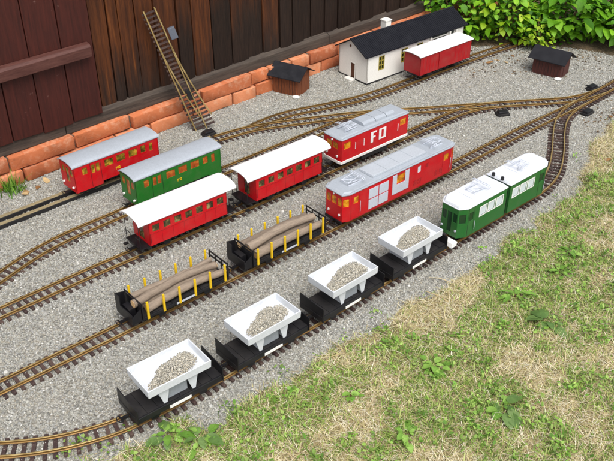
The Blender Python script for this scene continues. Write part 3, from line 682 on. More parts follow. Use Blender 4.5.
for s_ in (-1, 1):
    for y in (-.028, .028): MB().disc((s_*(L/2+.001), y, .068), (1, 0, 0), .0045, .005, 14).build('headlamp', 'white', r)
    MB().disc((s_*(L/2+.001), 0, .146), (1, 0, 0), .0035, .005, 12).build('headlamp', 'white', r)
    MB().box(min(s_*(L/2), s_*(L/2+.006)), max(s_*(L/2), s_*(L/2+.006)), -.042, .042, .036, .044).build('buffer_beam', 'black', r)
    coupler(r, s_*L/2, s_)
for sy in (-1, 1):
    for x in (-L/2+.032, L/2-.075):
        m = MB()
        for q in (0, .040): m.box(x+q-.0005, x+q+.0005, min(sy*hw, sy*(hw+.0006)), max(sy*hw, sy*(hw+.0006)), .046, .148)
        m.build('door_seam', 'red_dark', r); MB().tube([(x+.044, sy*(hw+.003), .066), (x+.044, sy*(hw+.003), .110)], .0008, 5).build('handrail', 'silver', r)
    MB().box(-L/2+.03, L/2-.03, min(sy*hw, sy*(hw+.0008)), max(sy*hw, sy*(hw+.0008)), .0425, .0475).build('sole_bar', 'red_dark', r)
    for x in (.06, .085, .18, .205): 
        m = MB()
        for q in range(4): m.box(x, x+.018, min(sy*hw, sy*(hw+.0007)), max(sy*hw, sy*(hw+.0007)), .060+q*.006, .063+q*.006)
        m.build('grille', 'red_dark', r)
underframe(r, L-.09, z1=.044, z0=.03, axles=()); wheels(r, (-.225, -.165, .165, .225))

# green two-part railcar
loc, rz, L = place('T1', 1.728+.303, 2.238+.303)
def rail_unit(parent_s0, parent_s1, lead):
    pass
GS = .302
def green_unit(root, x0, x1, cab, idx):
    L = x1-x0; hw = .0535; z0, z1 = .046, .160; cx = (x0+x1)/2
    if cab < 0: plan = [(x0+.030, -hw), (x1, -hw), (x1, hw), (x0+.030, hw), (x0, hw-.018), (x0, -hw+.018)]; side, far = 0, 2
    else: plan = [(x0, -hw), (x1-.030, -hw), (x1, -hw+.018), (x1, hw-.018), (x1-.030, hw), (x0, hw)]; side, far = 0, 4
    Ls = L-.030
    w0 = (.068 if cab < 0 else .020)
    ws = [(w0+i*.046, w0+i*.046+.034, .106, .140, 'pane_silver', .0035) for i in range(3)]
    wf = [(Ls-b, Ls-a, c, d_, g_, f_) for a, b, c, d_, g_, f_ in ws]
    dn = (.010, .032, .062, .140) if cab < 0 else (Ls-.034, Ls-.010, .062, .140)
    ops = {side: ws+[(dn[0], dn[1], .106, .140, 'pane_green')], far: wf}
    ce = math.hypot(.030, .018); ch = [(.005, ce-.005, .104, .140, 'pane_green')]; en = [(.004, .021, .104, .140, 'pane_green'), (.026, .045, .060, .140, 'pane_green'), (.050, .067, .104, .140, 'pane_green')]
    if cab < 0: ops[5] = ch; ops[3] = ch; ops[4] = en
    else: ops[1] = ch; ops[3] = ch; ops[2] = en
    b = shell(root, plan, z0, z1, ops, 'green_dark', frame_mat='white')
    rp = [(cx+(p[0]-cx)*1.01, p[1]*1.04) for p in plan]
    m = MB(); m.prism(rp, z1+.0002, z1+.005); m.prism([(cx+(p[0]-cx)*.985, p[1]*.9) for p in rp], z1+.005, z1+.014, .95); rf = m.build('roof', 'roof_pale', root, bevel=.002)
    pan = pantograph(root, cx-.01*cab, z1+.0145, cab, 'silver')
    MB().box(cx-.05, cx+.05, -.034, .034, z1+.0135, z1+.0165).build('walkway', 'roof_pale', rf, bevel=.001)
    MB().box(x0+.02, x1-.02, -.03, .03, .05, .155).build('interior', 'pane_green', root)
    for s_ in (-1, 1):
        xd = plan[0][0]+(.006 if cab < 0 else L-.066)
        m = MB()
        for q in (0, .030): m.box(xd+q-.0005, xd+q+.0005, min(s_*hw, s_*(hw+.0006)), max(s_*hw, s_*(hw+.0006)), .050, .156)
        m.build('door_seam', 'black_matt', root); MB().tube([(xd+.034, s_*(hw+.003), .066), (xd+.034, s_*(hw+.003), .100)], .0008, 5).build('handrail', 'silver', root)
    # raised bands on the side
    for s_ in (-1, 1):
        for z in (.098, .148): MB().box(min(plan[0][0], x0+.03 if cab < 0 else x0), x1 if cab < 0 else x1-.03, min(s_*hw, s_*(hw+.0007)), max(s_*hw, s_*(hw+.0007)), z, z+.0012).build('band', 'green', root)
r = thing('articulated_railcar', 'dark green two part railcar with white roofs, behind the gravel wagons', 'railcar', loc, rz, None)
green_unit(r, -L/2, -.008, -1, 0); green_unit(r, .008, L/2, 1, 1)
m = MB()
for i in range(4): m.box(-.0078+i*.0044, -.0054+i*.0044, -.046, .046, .05, .158)
m.box(-.0075, .0075, -.040, .040, .052, .156); m.build('bellows', 'black_matt', r)
for y in (-.02, .02): MB().disc((0.0, y, .181), (0, 0, 1), .006, .012, 10).build('roof_knob', 'black', r)
MB().box(-L/2+.05, L/2-.05, -.034, .034, .026, .0455).build('underframe', 'black', r, bevel=.002)
wheels(r, (-.20, -.14, .14, .20))
MB().box(-L/2-.022, -L/2-.004, -.040, .012, .030, .036).build('snow_plough', 'white', r)
m = MB(); m.ext_y([(-L/2-.036, .027), (-L/2-.012, .027), (-L/2-.006, .042), (-L/2-.030, .042)], -.050, -.006); m.build('buffer_block', 'white', r, bevel=.001)
coupler(r, L/2, 1)
for y in (-.03, .03): MB().disc((-L/2-.001, y, .074), (1, 0, 0), .004, .004, 12).build('headlamp', 'silver', r)

# log wagons and logs
def log_wagon(s0, s1, label, side, logs):
    loc, rz, L = place('T2', s0, s1); r = thing('log_wagon', label, 'goods wagon', loc, rz, 'log wagons')
    hw = .052
    m = MB(); m.box(-L/2, L/2, -hw, hw, .046, .056); m.build('deck', 'black', r, bevel=.001)
    for i in range(9):
        x = -L/2+L*(i+.5)/9; MB().box(x-L/18+.001, x+L/18-.001, -hw+.003, hw-.003, .0562, .0585).build('deck_plank', 'black_matt', r)
    for i in range(6):
        x = -L/2+.018+(L-.034)*i/5
        for s_ in (-1, 1): MB().box(x-.0034, x+.0034, s_*(hw+.0020)-.0026, s_*(hw+.0020)+.0026, .048, .112).build('stake', 'yellow', r, bevel=.0006)
    MB().box(-.04, .03, -hw-.0012, -hw-.0002, .048, .0545).build('label_plate', 'silver', r)
    # end frames: left bulkhead solid with brake platform, right open rails
    for s_, solid in ((-1, True), (1, False)):
        x = s_*(L/2-.002); m = MB()
        for y in (-.050, .050): m.box(x-.002, x+.002, y-.002, y+.002, .056, .108)
        for z in (.104, .088): m.box(x-.0018, x+.0018, -.050, .050, z, z+.004)
        if not solid:
            for y in (-.017, .017): m.box(x-.0015, x+.0015, y-.0015, y+.0015, .056, .104)
        else: m.box(x-.001, x+.001, -.049, .049, .056, .098)
        m.build('end_frame', 'black', r)
    x = -L/2; m = MB(); m.box(x-.034, x, -.046, .046, .044, .050); m.build('brake_platform', 'black', r)
    m = MB()
    m.box(x-.034, x-.031, -.046, .046, .050, .080); m.box(x-.034, x-.031, .020, .046, .080, .112); m.ext_y([(x-.034, .050), (x-.002, .050), (x-.002, .090), (x-.034, .070)], -.048, -.0455); m.ext_y([(x-.034, .050), (x-.002, .050), (x-.002, .104), (x-.034, .112)], .0455, .048)
    m.box(x-.026, x-.006, -.020, .020, .050, .082)
    m.build('brake_cabin', 'black', r)
    underframe(r, L-.02, z1=.0465, z0=.032, axles=(-.085, .085)); wheels(r, (-.085, .085)); coupler(r, -L/2-.03, -1); coupler(r, L/2, 1)
    c, s_ = math.cos(rz), math.sin(rz)
    for (lab, rad, y, z, xo, ln, by, bz, sd) in logs:
        rr = random.Random(sd); P = []; Rr = []
        for i in range(11):
            f = i/10; xx_ = -ln/2+ln*f+xo
            P.append((xx_, y+by*math.sin(math.pi*f**1.3)+rr.uniform(-.002, .002), z+bz*math.sin(math.pi*f)+rr.uniform(-.001, .001))); Rr.append(rad*(1.08-.2*f)*(1+rr.uniform(-.06, .06)))
        lo = MB().tube(P, Rr, 12).build('log', 'bark', None, 50); lo.location = loc; lo.rotation_euler = (0, 0, rz); tag(lo, lab, 'log', 'logs on the log wagons')
        for q, sg in ((0, -1), (10, 1)):
            pv = Vector(P[q]); MB().disc(pv+Vector((sg*.0002, 0, 0)), (1, 0, 0), Rr[q]*.86, .001, 12).build('cut_end', 'cut_wood', lo)
log_wagon(.757, 1.075, 'black log wagon with yellow stakes, at the left end of its train', 0, [
    ('near log of the left log wagon, pressed against its front stakes', .0130, -.0350, .0720, .006, .285, .006, .005, 1),
    ('far log of the left log wagon, pressed against its back stakes', .0122, .0360, .0712, -.004, .29, -.006, .004, 2),
    ('middle log lying low on the deck of the left log wagon', .0125, -.0060, .0716, -.004, .285, .003, .0, 3),
    ('low log between the middle and far logs of the left log wagon', .0105, .0165, .0698, .004, .28, -.001, .0, 11),
    ('crooked log topmost on the left log wagon', .0128, -.0140, .0950, -.016, .305, .016, -.001, 4),
    ('thinner log lying far and high on the left log wagon', .0100, .0240, .0905, -.006, .30, -.012, .006, 8)])
log_wagon(1.177, 1.493, 'black log wagon with yellow stakes, coupled to the long red railcar', 1, [
    ('near log of the right log wagon, bowed against its front stakes', .0142, -.0335, .0733, .006, .285, -.003, .009, 5),
    ('far log of the right log wagon by its back stakes', .0130, .0355, .0720, -.012, .285, -.004, .003, 6),
    ('log hidden low in the middle of the right log wagon', .0130, .0015, .0720, .002, .28, .0, .0, 9),
    ('thick pale log topmost on the right log wagon', .0148, -.0080, .0962, -.004, .29, .010, .006, 7),
    ('thinner log lying far and high on the right log wagon', .0108, .0240, .0930, -.014, .29, -.002, .003, 10)])

# gravel wagons
ICO_V = []; ICO_F = []
_b = bmesh.new(); bmesh.ops.create_icosphere(_b, subdivisions=1, radius=1); _b.verts.ensure_lookup_table()
ICO_V = np.array([v.co[:] for v in _b.verts]); ICO_F = np.array([[v.index for v in f.verts] for f in _b.faces]); _b.free()
def rot_mats(n_):
    q = rng.normal(size=(n_, 4)); q /= np.linalg.norm(q, axis=1)[:, None]; w, x, y, z = q.T
    return np.stack([np.stack([1-2*(y*y+z*z), 2*(x*y-z*w), 2*(x*z+y*w)], 1), np.stack([2*(x*y+z*w), 1-2*(x*x+z*z), 2*(y*z-x*w)], 1), np.stack([2*(x*z-y*w), 2*(y*z+x*w), 1-2*(x*x+y*y)], 1)], 1)
def stones_mesh(name, P, size, mat):
    n_ = len(P); sc = size[:, None]*rng.uniform(.6, 1.3, (n_, 3)); V = (ICO_V[None]*(1+rng.uniform(-.18, .18, (n_, len(ICO_V), 1))))*sc[:, None, :]
    V = np.einsum('nij,nkj->nki', rot_mats(n_), V)+P[:, None, :]
    F = (ICO_F[None]+(np.arange(n_)*len(ICO_V))[:, None, None]).reshape(-1, 3)
    pal = np.array([c for _, c in GREYS]); pal = pal*np.array([.98, .93, .85, 1]); cc = pal[rng.integers(0, len(pal), n_)]; cc = np.repeat(cc, len(ICO_V), 0)
    return np_mesh(name, V.reshape(-1, 3), F, mat, cc)
def gravel_wagon(k, sc, label, load_label):
    loc, rz, _ = place('T1', sc-.13, sc+.13); r = thing('gravel_wagon', label, 'goods wagon', loc, rz, 'gravel wagons'); L = .268; hw = .050
    m = MB(); m.box(-L/2, L/2, -hw, hw, .040, .058); m.build('deck', 'black', r, bevel=.001)
    for i in range(8):
        x = -L/2+L*(i+.5)/8; MB().box(x-L/16+.0008, x+L/16-.0008, -hw+.004, hw-.004, .0582, .0596).build('deck_plank', 'black_matt', r)
    for s_ in (-1, 1):
        x = s_*(L/2-.002); m = MB(); m.ext_x([(-hw-.003, .040), (hw+.003, .040), (hw+.003, .096), (-hw-.003, .090)], x-.0012, x+.0012); m.build('end_board', 'black', r)
    MB().box(-.036, .030, -hw-.0016, -hw-.0002, .040, .049).build('label_plate', 'white', r)
    for x in (-.052, .036):
        for s_ in (-1, 1):
            m = MB(); m.ext_y([(x+.004, .0596), (x+.014, .0596), (x+.026, .1152), (x-.012, .1152)], s_*.042-.0012, s_*.042+.0012); m.build('bracket', 'tray_white', r)
        MB().box(x+.007, x+.011, -.0405, .0405, .0598, .1148).build('cross_member', 'tray_white', r)
    MB().box(-.030, .030, -.034, .034, .0598, .100).build('hopper_box', 'grey_box', r, bevel=.001)
    m = MB(); a, b, t = .0965, .0575, .0032; z0, z1, zf = .115, .140, .1195
    o = [(-a, -b), (a, -b), (a, b), (-a, b)]; i_ = [(-a+t, -b+t), (a-t, -b+t), (a-t, b-t), (-a+t, b-t)]; ob = [(x*.985, y*.975) for x, y in o]; ib = [(x*.97, y*.95) for x, y in i_]
    V = [(x, y, z0) for x, y in ob]+[(x, y, z1) for x, y in o]+[(x, y, z1) for x, y in i_]+[(x, y, zf) for x, y in ib]
    Fc = [(3, 2, 1, 0), (12, 13, 14, 15)]
    for q in range(4):
        w = (q+1) % 4; Fc += [(q, w, 4+w, 4+q), (4+q, 4+w, 8+w, 8+q), (8+q, 8+w, 12+w, 12+q)]
    m.add(V, Fc).build('tray', 'tray_white', r, bevel=.0008)
    underframe(r, L-.02, z1=.0405, z0=.030, axles=(-.075, .075)); wheels(r, (-.075, .075)); coupler(r, -L/2, -1); coupler(r, L/2, 1)
    # load
    th = R([16, 14, 12, 8][k]); c, s_ = math.cos(th), math.sin(th); A, B = (.082, .043)
    P = []; ox, oy = [(.006, -.006), (.006, -.010), (.008, -.008), (.004, -.006)][k]
    edge = [rng.uniform(.84, 1.12) for _ in range(10)]
    while len(P) < 4800:
        u, v = rng.uniform(-1.25, 1.25, 2); an = math.atan2(v, u) % (2*math.pi)/(2*math.pi)*10; i0 = int(an) % 10; lim = edge[i0]*(1-an % 1)+edge[(i0+1) % 10]*(an % 1)
        q = (abs(u)**2.4+abs(v/(.78+.22*u))**2.0)**.45/lim
        if q > 1.22 or (q > .86 and rng.random() < (q-.86)/.36*1.25): continue
        x, y = u*A, v*B; x, y = ox+x*c-y*s_, oy+x*s_+y*c
        if abs(x) > .086 or abs(y) > .047: continue
        hmax = .0120*max(0, 1-q**1.5)*(.75+.5*fbm(x*1.+k, y, 40)); P.append((x, y, zf+.0012+hmax*(1 if rng.random() < .7 else rng.random())))
    ld = link('gravel_load', stones_mesh('gravel_load', np.array(P), rng.uniform(.0008, .0020, len(P)), 'load_stone'), None, loc, (0, 0, rz)); tag(ld, load_label, 'gravel', 'gravel loads', 'stuff')
wl = ['black gravel wagon with white tray, leftmost and nearest of the four', 'black gravel wagon with white tray, second from the left', 'black gravel wagon with white tray, third from the left', 'black gravel wagon with white tray, coupled to the green railcar']
ll = ['heap of pale gravel in the leftmost white tray', 'heap of pale gravel in the second white tray from the left', 'heap of pale gravel in the third white tray from the left', 'heap of pale gravel in the white tray next to the green railcar']
for k, s in enumerate((.58, .897, 1.216, 1.525)): gravel_wagon(k, s+.303, wl[k], ll[k])

# ------------------------------------------------------------------ station house
th = R(40); ST = thing('station_house', 'white model station house with black ribbed roof and chimney', 'model house', (.293, 3.752, 0), th)
L, Wd, ez_, rz_ = .70, .205, .147, .206
# walls: local x along the long side (towards the shrubs), y away from the tracks
plan = [(0, 0), (L, 0), (L, Wd), (0, Wd)]
wops = {0: [(.078, .114, .056, .124, 'pane_dark'), (.235, .275, .056, .124, 'pane_dark'), (.345, .385, .056, .124, 'pane_dark'), (.452, .575, .040, .138, 'pane_dark'), (.592, .625, .030, .138, 'pane_dark')], 3: [(.085, .125, .006, .086, 'door_brown')]}
shell(ST, plan, -.01, ez_, wops, 'wall_white', .006, 'wall')
for x in (0, L-.006):
    m = MB(); V = [(x, 0.0005, ez_), (x, Wd-.0005, ez_), (x, Wd/2, rz_-.003), (x+.006, 0.0005, ez_), (x+.006, Wd-.0005, ez_), (x+.006, Wd/2, rz_-.003)]
    m.add(V, [(0, 2, 1), (3, 4, 5), (0, 1, 4, 3), (1, 2, 5, 4), (2, 0, 3, 5)]); m.build('gable', 'wall_white', ST)
m = MB(); m.prism([(-.003, -.003), (L+.003, -.003), (L+.003, Wd+.003), (-.003, Wd+.003)], -.01, .006); m.build('plinth', 'black_matt', ST)
MB().disc((-.0008, .122, .166), (1, 0, 0), .006, .004, 14).build('gable_vent', 'door_brown', ST)
def muntins(a, b, c, d_, nx, nz):
    m = MB(); t = .0017
    for i in range(nx+1):
        x = a+(b-a)*i/nx; m.box(x-t, x+t, -.0012, .0035, c-t, d_+t)
    for j in range(nz+1):
        z = c+(d_-c)*j/nz; m.box(a-t, b+t, -.0009, .0032, z-t*.9, z+t*.9)
    m.build('window_frame', 'frame_yellow', ST)
muntins(.078, .114, .056, .124, 2, 3); muntins(.235, .275, .056, .124, 2, 3); muntins(.345, .385, .056, .124, 2, 3)
MB().box(.452, .575, -.002, .003, .122, .127).build('rail', 'wall_white', ST)
MB().box(-.001, .004, .085, .089, .006, .086).box(-.001, .004, .121, .125, .006, .086).box(-.001, .004, .0892, .1208, .082, .086).build('door_frame', 'wall_white', ST)
MB().box(-.034, -.004, .080, .130, -.006, .008).build('door_step', 'wall_white', ST, bevel=.001)
# roof of two ribbed slopes
for s_ in (0, 1):
    ov = .011; y0, y1 = (-ov, Wd/2) if s_ == 0 else (Wd+ov, Wd/2); sl_ = (rz_-ez_)/(Wd/2); z0 = ez_-ov*sl_
    m = MB(); n_ = 64; x0, x1 = -.022, L+.022
    for i in range(n_):
        xa = x0+(x1-x0)*i/n_; xb = x0+(x1-x0)*(i+1)/n_; w = (xb-xa)
        for (p, q, h) in ((xa, xa+w*.72, .0052), (xa+w*.72, xb, .0030)):
            V = [(p, y0, z0), (q, y0, z0), (q, y1, rz_), (p, y1, rz_), (p, y0, z0+h), (q, y0, z0+h), (q, y1, rz_+h), (p, y1, rz_+h)]
            Fq = [(3, 2, 1, 0), (4, 5, 6, 7), (0, 1, 5, 4), (2, 3, 7, 6), (1, 2, 6, 5), (3, 0, 4, 7)]
            if s_: Fq = [f[::-1] for f in Fq]
            m.add(V, Fq)
    m.build('roof_slope', 'roof_black', ST)
MB().ext_x([(Wd/2-.006, rz_+.004), (Wd/2+.006, rz_+.004), (Wd/2, rz_+.009)], -.022, L+.022).build('ridge_cap', 'roof_black', ST)
ch = MB().box(.225, .262, Wd/2+.008, Wd/2+.045, .165, .238).build('chimney', 'wall_white', ST, bevel=.001)
MB().box(.222, .265, Wd/2+.005, Wd/2+.048, .2383, .243).build('chimney_cap', 'wall_white', ch)
for x in (.440, .5835, .634): MB().box(x-.004, x+.004, -.011, -.0035, .0, .138).build('porch_post', 'wall_white', ST)

# small huts
def hut(label, x, y, rz, L, Dp, ze, zr, ov, wood, roofm, stone):
    r = thing('trackside_hut', label, 'model hut', (x, y, 0), rz, 'trackside huts')
    a, b = L/2, Dp/2
    m = MB(); V = [(-a, -b, -.01), (a, -b, -.01), (a, b, -.01), (-a, b, -.01), (-a, -b, ze), (a, -b, ze), (a, b, ze), (-a, b, ze), (-a, 0, zr-.004), (a, 0, zr-.004)]
    m.add(V, [(3, 2, 1, 0), (0, 1, 5, 4), (2, 3, 7, 6), (1, 2, 6, 9, 5), (3, 0, 4, 8, 7), (4, 5, 9, 8), (6, 7, 8, 9)]); m.build('wall', wood, r)
    for i in range(1, 9): 
        xx_ = -a+L*i/9; MB().box(xx_-.0007, xx_+.0007, -b-.0006, -b, -.008, ze-.002).build('board_seam', 'black_matt', r)
    MB().box(a, a+.0015, -.022, .020, 0, ze*.86).build('door', wood, r)
    sl_ = (zr-ze)/b
    for s_ in (-1, 1):
        m = MB(); y0 = s_*(b+ov); z0 = ze-ov*sl_; t = .0035; A = a+ov*1.15
        V = [(-A, y0, z0), (A, y0, z0), (A, 0, zr), (-A, 0, zr), (-A, y0, z0+t), (A, y0, z0+t), (A, 0, zr+t), (-A, 0, zr+t)]
        Fq = [(3, 2, 1, 0), (4, 5, 6, 7), (0, 1, 5, 4), (1, 2, 6, 5), (2, 3, 7, 6), (3, 0, 4, 7)]
        if s_ > 0: Fq = [f[::-1] for f in Fq]
        m.add(V, Fq).build('roof_slope', roofm, r)
    c, s_ = math.cos(rz), math.sin(rz); px_, py_ = a-.004, -b-.012
    bm = bmesh.new(); bmesh.ops.create_icosphere(bm, subdivisions=2, radius=.016)
    for v in bm.verts: v.co = Vector((v.co.x*1.15, v.co.y*.9, v.co.z*.45+.004))*random.uniform(.9, 1.1)
    me = bpy.data.meshes.new('white_stone'); bm.to_mesh(me); bm.free(); me.materials.append(M['white'])
    tag(link('white_stone', me, None, (x+px_*c-py_*s_, y+px_*s_+py_*c, .002)), stone, 'stone', 'white stones at the huts')
hut('brown wooden hut with black roof in front of the brick footing', -.075, 3.690, R(-29), .135, .115, .098, .132, .020, 'hut_wood', 'hut_black', 'small white stone at the corner of the brown hut')
hut('dark maroon hut with black roof beside the shrubs', 1.232, 3.905, R(-38), .150, .105, .092, .126, .020, 'hut_dark', 'hut_black', 'small white stone at the corner of the dark maroon hut')

# ------------------------------------------------------------------ loose gravel: one scattered mass
def stones_scatter():
    N = 420000
    x = rng.uniform(-1.75, 2.1, N*2); y = rng.uniform(1.15, 4.45, N*2)
    dd = lawn_d(x, y); wall = (.923*x+3.842)-y; lit = litter_z(x, y)
    pk = np.exp(-np.clip(dd, 0, 9)/.05)
    ok = (wall > -.005) & (rng.random(len(x)) < pk) & (lit < .0-.004+rng.random(len(x))*.01)
    # keep to what can be seen around the picture
    ok &= np.abs(x) < (.42*y+.42)
    x, y = x[ok][:N], y[ok][:N]
    z = np.maximum(gravel_z(x, y), soil_z(x, y)-.002)+rng.uniform(-.0015, .0012, len(x))
    sz = rng.gamma(6, .00034, len(x)).clip(.0009, .0058)
    ex_, ey_ = [], []
    for k in ('T1', 'T2', 'T3', 'T5', 'T6', 'T8'):
        X = LINE[k]; i_ = rng.integers(2, len(X)-2, 700); t_ = X[i_+2]-X[i_-2]; t_ /= np.hypot(t_[:, 0], t_[:, 1])[:, None]
        o_ = rng.choice([-1, 1], 700)*rng.uniform(.003, .044, 700); o_[np.abs(np.abs(o_)-.0239) < .005] = .012
        ex_.append(X[i_, 0]-t_[:, 1]*o_); ey_.append(X[i_, 1]+t_[:, 0]*o_)
    ex_ = np.concatenate(ex_); ey_ = np.concatenate(ey_); m_ = len(ex_)
    return np.vstack([np.c_[x, y, z], np.c_[ex_, ey_, rng.uniform(.004, .0095, m_)]]), np.r_[sz, rng.uniform(.0010, .0026, m_)]
P, sz = stones_scatter()
me = bpy.data.meshes.new('loose_gravel'); me.vertices.add(len(P)); me.vertices.foreach_set('co', P.astype(np.float32).ravel())
a = me.attributes.new('size', 'FLOAT', 'POINT'); a.data.foreach_set('value', sz.astype(np.float32)); me.update()
lg = tag(link('loose_gravel', me), 'loose grey and beige gravel chippings between the tracks', 'gravel', kind='stuff')
ng = bpy.data.node_groups.new('scatter_stones', 'GeometryNodeTree'); ng.interface.new_socket('Geometry', in_out='INPUT', socket_type='NodeSocketGeometry'); ng.interface.new_socket('Geometry', in_out='OUTPUT', socket_type='NodeSocketGeometry')
N_ = ng.nodes; gi = N_.new('NodeGroupInput'); go = N_.new('NodeGroupOutput'); ico = N_.new('GeometryNodeMeshIcoSphere'); ico.inputs['Radius'].default_value = 1; ico.inputs['Subdivisions'].default_value = 1
sm = N_.new('GeometryNodeSetMaterial'); sm.inputs['Material'].default_value = M['stone']
mp = N_.new('GeometryNodeMeshToPoints'); ip = N_.new('GeometryNodeInstanceOnPoints'); at_ = N_.new('GeometryNodeInputNamedAttribute'); at_.data_type = 'FLOAT'; at_.inputs['Name'].default_value = 'size'
rv = N_.new('FunctionNodeRandomValue'); rv.data_type = 'FLOAT_VECTOR'; rv.inputs[0].default_value = (0, 0, 0); rv.inputs[1].default_value = (6.28, 6.28, 6.28)
r2 = N_.new('FunctionNodeRandomValue'); r2.data_type = 'FLOAT_VECTOR'; r2.inputs[0].default_value = (.6, .6, .5); r2.inputs[1].default_value = (1.4, 1.3, 1.1); r2.inputs['Seed'].default_value = 5
mul = N_.new('ShaderNodeVectorMath'); mul.operation = 'MULTIPLY'
lk = ng.links.new
lk(gi.outputs[0], mp.inputs[0]); lk(mp.outputs[0], ip.inputs['Points']); lk(ico.outputs[0], sm.inputs[0]); lk(sm.outputs[0], ip.inputs['Instance'])
e2r = N_.new('FunctionNodeEulerToRotation'); lk(rv.outputs[0], e2r.inputs[0]); lk(e2r.outputs[0], ip.inputs['Rotation'])
lk(r2.outputs[0], mul.inputs[0]); lk(at_.outputs[0], mul.inputs[1]); lk(mul.outputs[0], ip.inputs['Scale']); lk(ip.outputs[0], go.inputs[0])
lg.modifiers.new('scatter', 'NODES').node_group = ng

# ------------------------------------------------------------------ lawn: blades, straw and clover
def in_view(x, y, m=.30): return np.abs(x) < (.42*y+m)
def lawn_pts(N, y0=1.0, dens=None):
    x = rng.uniform(-1.3, 2.3, N*5); y = rng.uniform(y0, 4.1, N*5); dd = lawn_d(x, y)
    ok = (dd > 0) & in_view(x, y) & (rng.random(len(x)) < np.clip(dd/.09, .05, 1))
    if dens is not None: ok &= rng.random(len(x)) < dens(x, y)
    return x[ok][:N], y[ok][:N]
def green(x, y):
    g_ = .55*fbm(x, y, 5)+.45*fbm(x, y, 17, 2)
    for cx, cy, rr, a in ((-.30, 1.50, .14, .35), (.10, 1.72, .12, .2), (.36, 1.74, .12, .3), (.52, 1.57, .10, .25), (.83, 2.30, .16, .35), (.70, 2.15, .12, .25), (.95, 2.65, .13, .15), (1.25, 2.7, .2, .15), (.28, 1.9, .10, .15), (.62, 1.75, .12, -.2), (.38, 2.03, .09, -.25), (.5, 2.18, .09, -.2), (1.15, 2.45, .14, -.15), (.15, 1.55, .08, -.15), (1.35, 3.15, .2, -.2)):
        g_ = g_+a*np.exp(-((x-cx)**2+(y-cy)**2)/rr**2)
    return np.clip((g_-.412)/.17, 0, 1)
def blades(name, x, y, length, width, lean, cols, z_off=0., curl=.5):
    n_ = len(x); th = rng.uniform(0, 2*np.pi, n_); dx, dy = np.cos(th), np.sin(th); px_, py_ = -dy, dx
    z = soil_z(x, y)+z_off; k = 4; t = np.linspace(0, 1, k); V = np.empty((n_, k*2-1, 3))
    for i, f in enumerate(t):
        hor = length*f*np.sin(lean*(1-curl+2*curl*f)*1.0); ver = length*f*np.cos(np.clip(lean*(1-curl+2*curl*f), 0, 1.75))
        w = width*(1-f**1.6)*.5; cx, cy, cz = x+dx*hor, y+dy*hor, z+np.maximum(ver, .0015*f)
        if i < k-1: V[:, 2*i] = np.c_[cx+px_*w, cy+py_*w, cz]; V[:, 2*i+1] = np.c_[cx-px_*w, cy-py_*w, cz]
        else: V[:, 2*i] = np.c_[cx, cy, cz]
    tri = np.array([(0, 1, 3), (0, 3, 2), (2, 3, 5), (2, 5, 4), (4, 5, 6)])
    F = (tri[None]+(np.arange(n_)*(2*k-1))[:, None, None]).reshape(-1, 3)
    return np_mesh(name, V.reshape(-1, 3), F, 'blade', np.repeat(cols, 2*k-1, 0))
def pal(cs, n_, jit=.12):
    c = np.array([lin(*q) for q in cs]); o = c[rng.integers(0, len(c), n_)]; o[:, :3] *= rng.uniform(1-jit, 1+jit, (n_, 1)); return o
x, y = lawn_pts(70000, dens=lambda a, b: .12+.90*green(a, b))
gr = link('green_grass', blades('green_grass', x, y, rng.uniform(.012, .038, len(x)), rng.uniform(.0014, .0030, len(x)), rng.uniform(.3, 1.35, len(x)), pal([(112, 144, 52), (138, 168, 70), (162, 186, 92), (186, 198, 120), (90, 118, 44)], len(x))))
tag(gr, 'short green lawn grass in patches', 'grass', kind='stuff')
x, y = lawn_pts(95000, dens=lambda a, b: 1-.6*green(a, b))
st = link('dry_grass', blades('dry_grass', x, y, rng.uniform(.015, .05, len(x)), rng.uniform(.0010, .0022, len(x)), rng.uniform(1.0, 1.55, len(x)), pal([(214, 200, 160), (230, 219, 184), (198, 180, 138), (240, 233, 208), (170, 152, 112), (198, 190, 132)], len(x)), .002, .15))
tag(st, 'dry straw coloured thatch lying between the green patches', 'dry grass', kind='stuff')
# small round clover leaflets
cx_, cy_ = lawn_pts(1500, dens=lambda a, b: .03+.97*green(a, b)**1.5)
cx_ = np.r_[cx_, -.60, -.62, -.575, -.52, -.47, -.08, .22, .62, .95, 1.12]; cy_ = np.r_[cy_, 1.452, 1.44, 1.47, 1.45, 1.50, 1.74, 1.99, 2.34, 2.69, 3.0]
rep_ = rng.integers(6, 18, len(cx_)); x = np.repeat(cx_, rep_)+rng.normal(0, .013, rep_.sum()); y = np.repeat(cy_, rep_)+rng.normal(0, .013, rep_.sum())
tone = np.repeat(rng.uniform(.55, 1.12, len(cx_)), rep_)
n_ = len(x); rad = rng.uniform(.0022, .0068, n_); Rm = rot_mats(n_)
tilt = rng.normal(0, .5, (n_, 2)); ang = rng.uniform(0, 6.28, n_); hexa = np.array([(math.cos(a_), math.sin(a_)*.60, 0) for a_ in np.linspace(0, 2*math.pi, 7)[:-1]])
V = np.empty((n_, 6, 3)); ca, sa = np.cos(ang)[:, None], np.sin(ang)[:, None]
hx, hy = hexa[None, :, 0]*rad[:, None], hexa[None, :, 1]*rad[:, None]
V[:, :, 0] = hx*ca-hy*sa; V[:, :, 1] = hx*sa+hy*ca; V[:, :, 2] = V[:, :, 0]*tilt[:, :1]+V[:, :, 1]*tilt[:, 1:]+(np.maximum(soil_z(x, y), gravel_z(x, y)-.004)+rng.uniform(.006, .022, n_))[:, None]
V[:, :, 0] += x[:, None]; V[:, :, 1] += y[:, None]
F = (np.array([(0, 1, 2, 3), (0, 3, 4, 5)])[None]+(np.arange(n_)*6)[:, None, None]).reshape(-1, 4)
cl = link('clover', np_mesh('clover', V.reshape(-1, 3), F, 'blade', np.repeat(pal([(104, 150, 54), (126, 168, 66), (148, 184, 84), (164, 192, 100)], n_)*np.c_[tone, tone, tone, np.ones(n_)], 6, 0)))
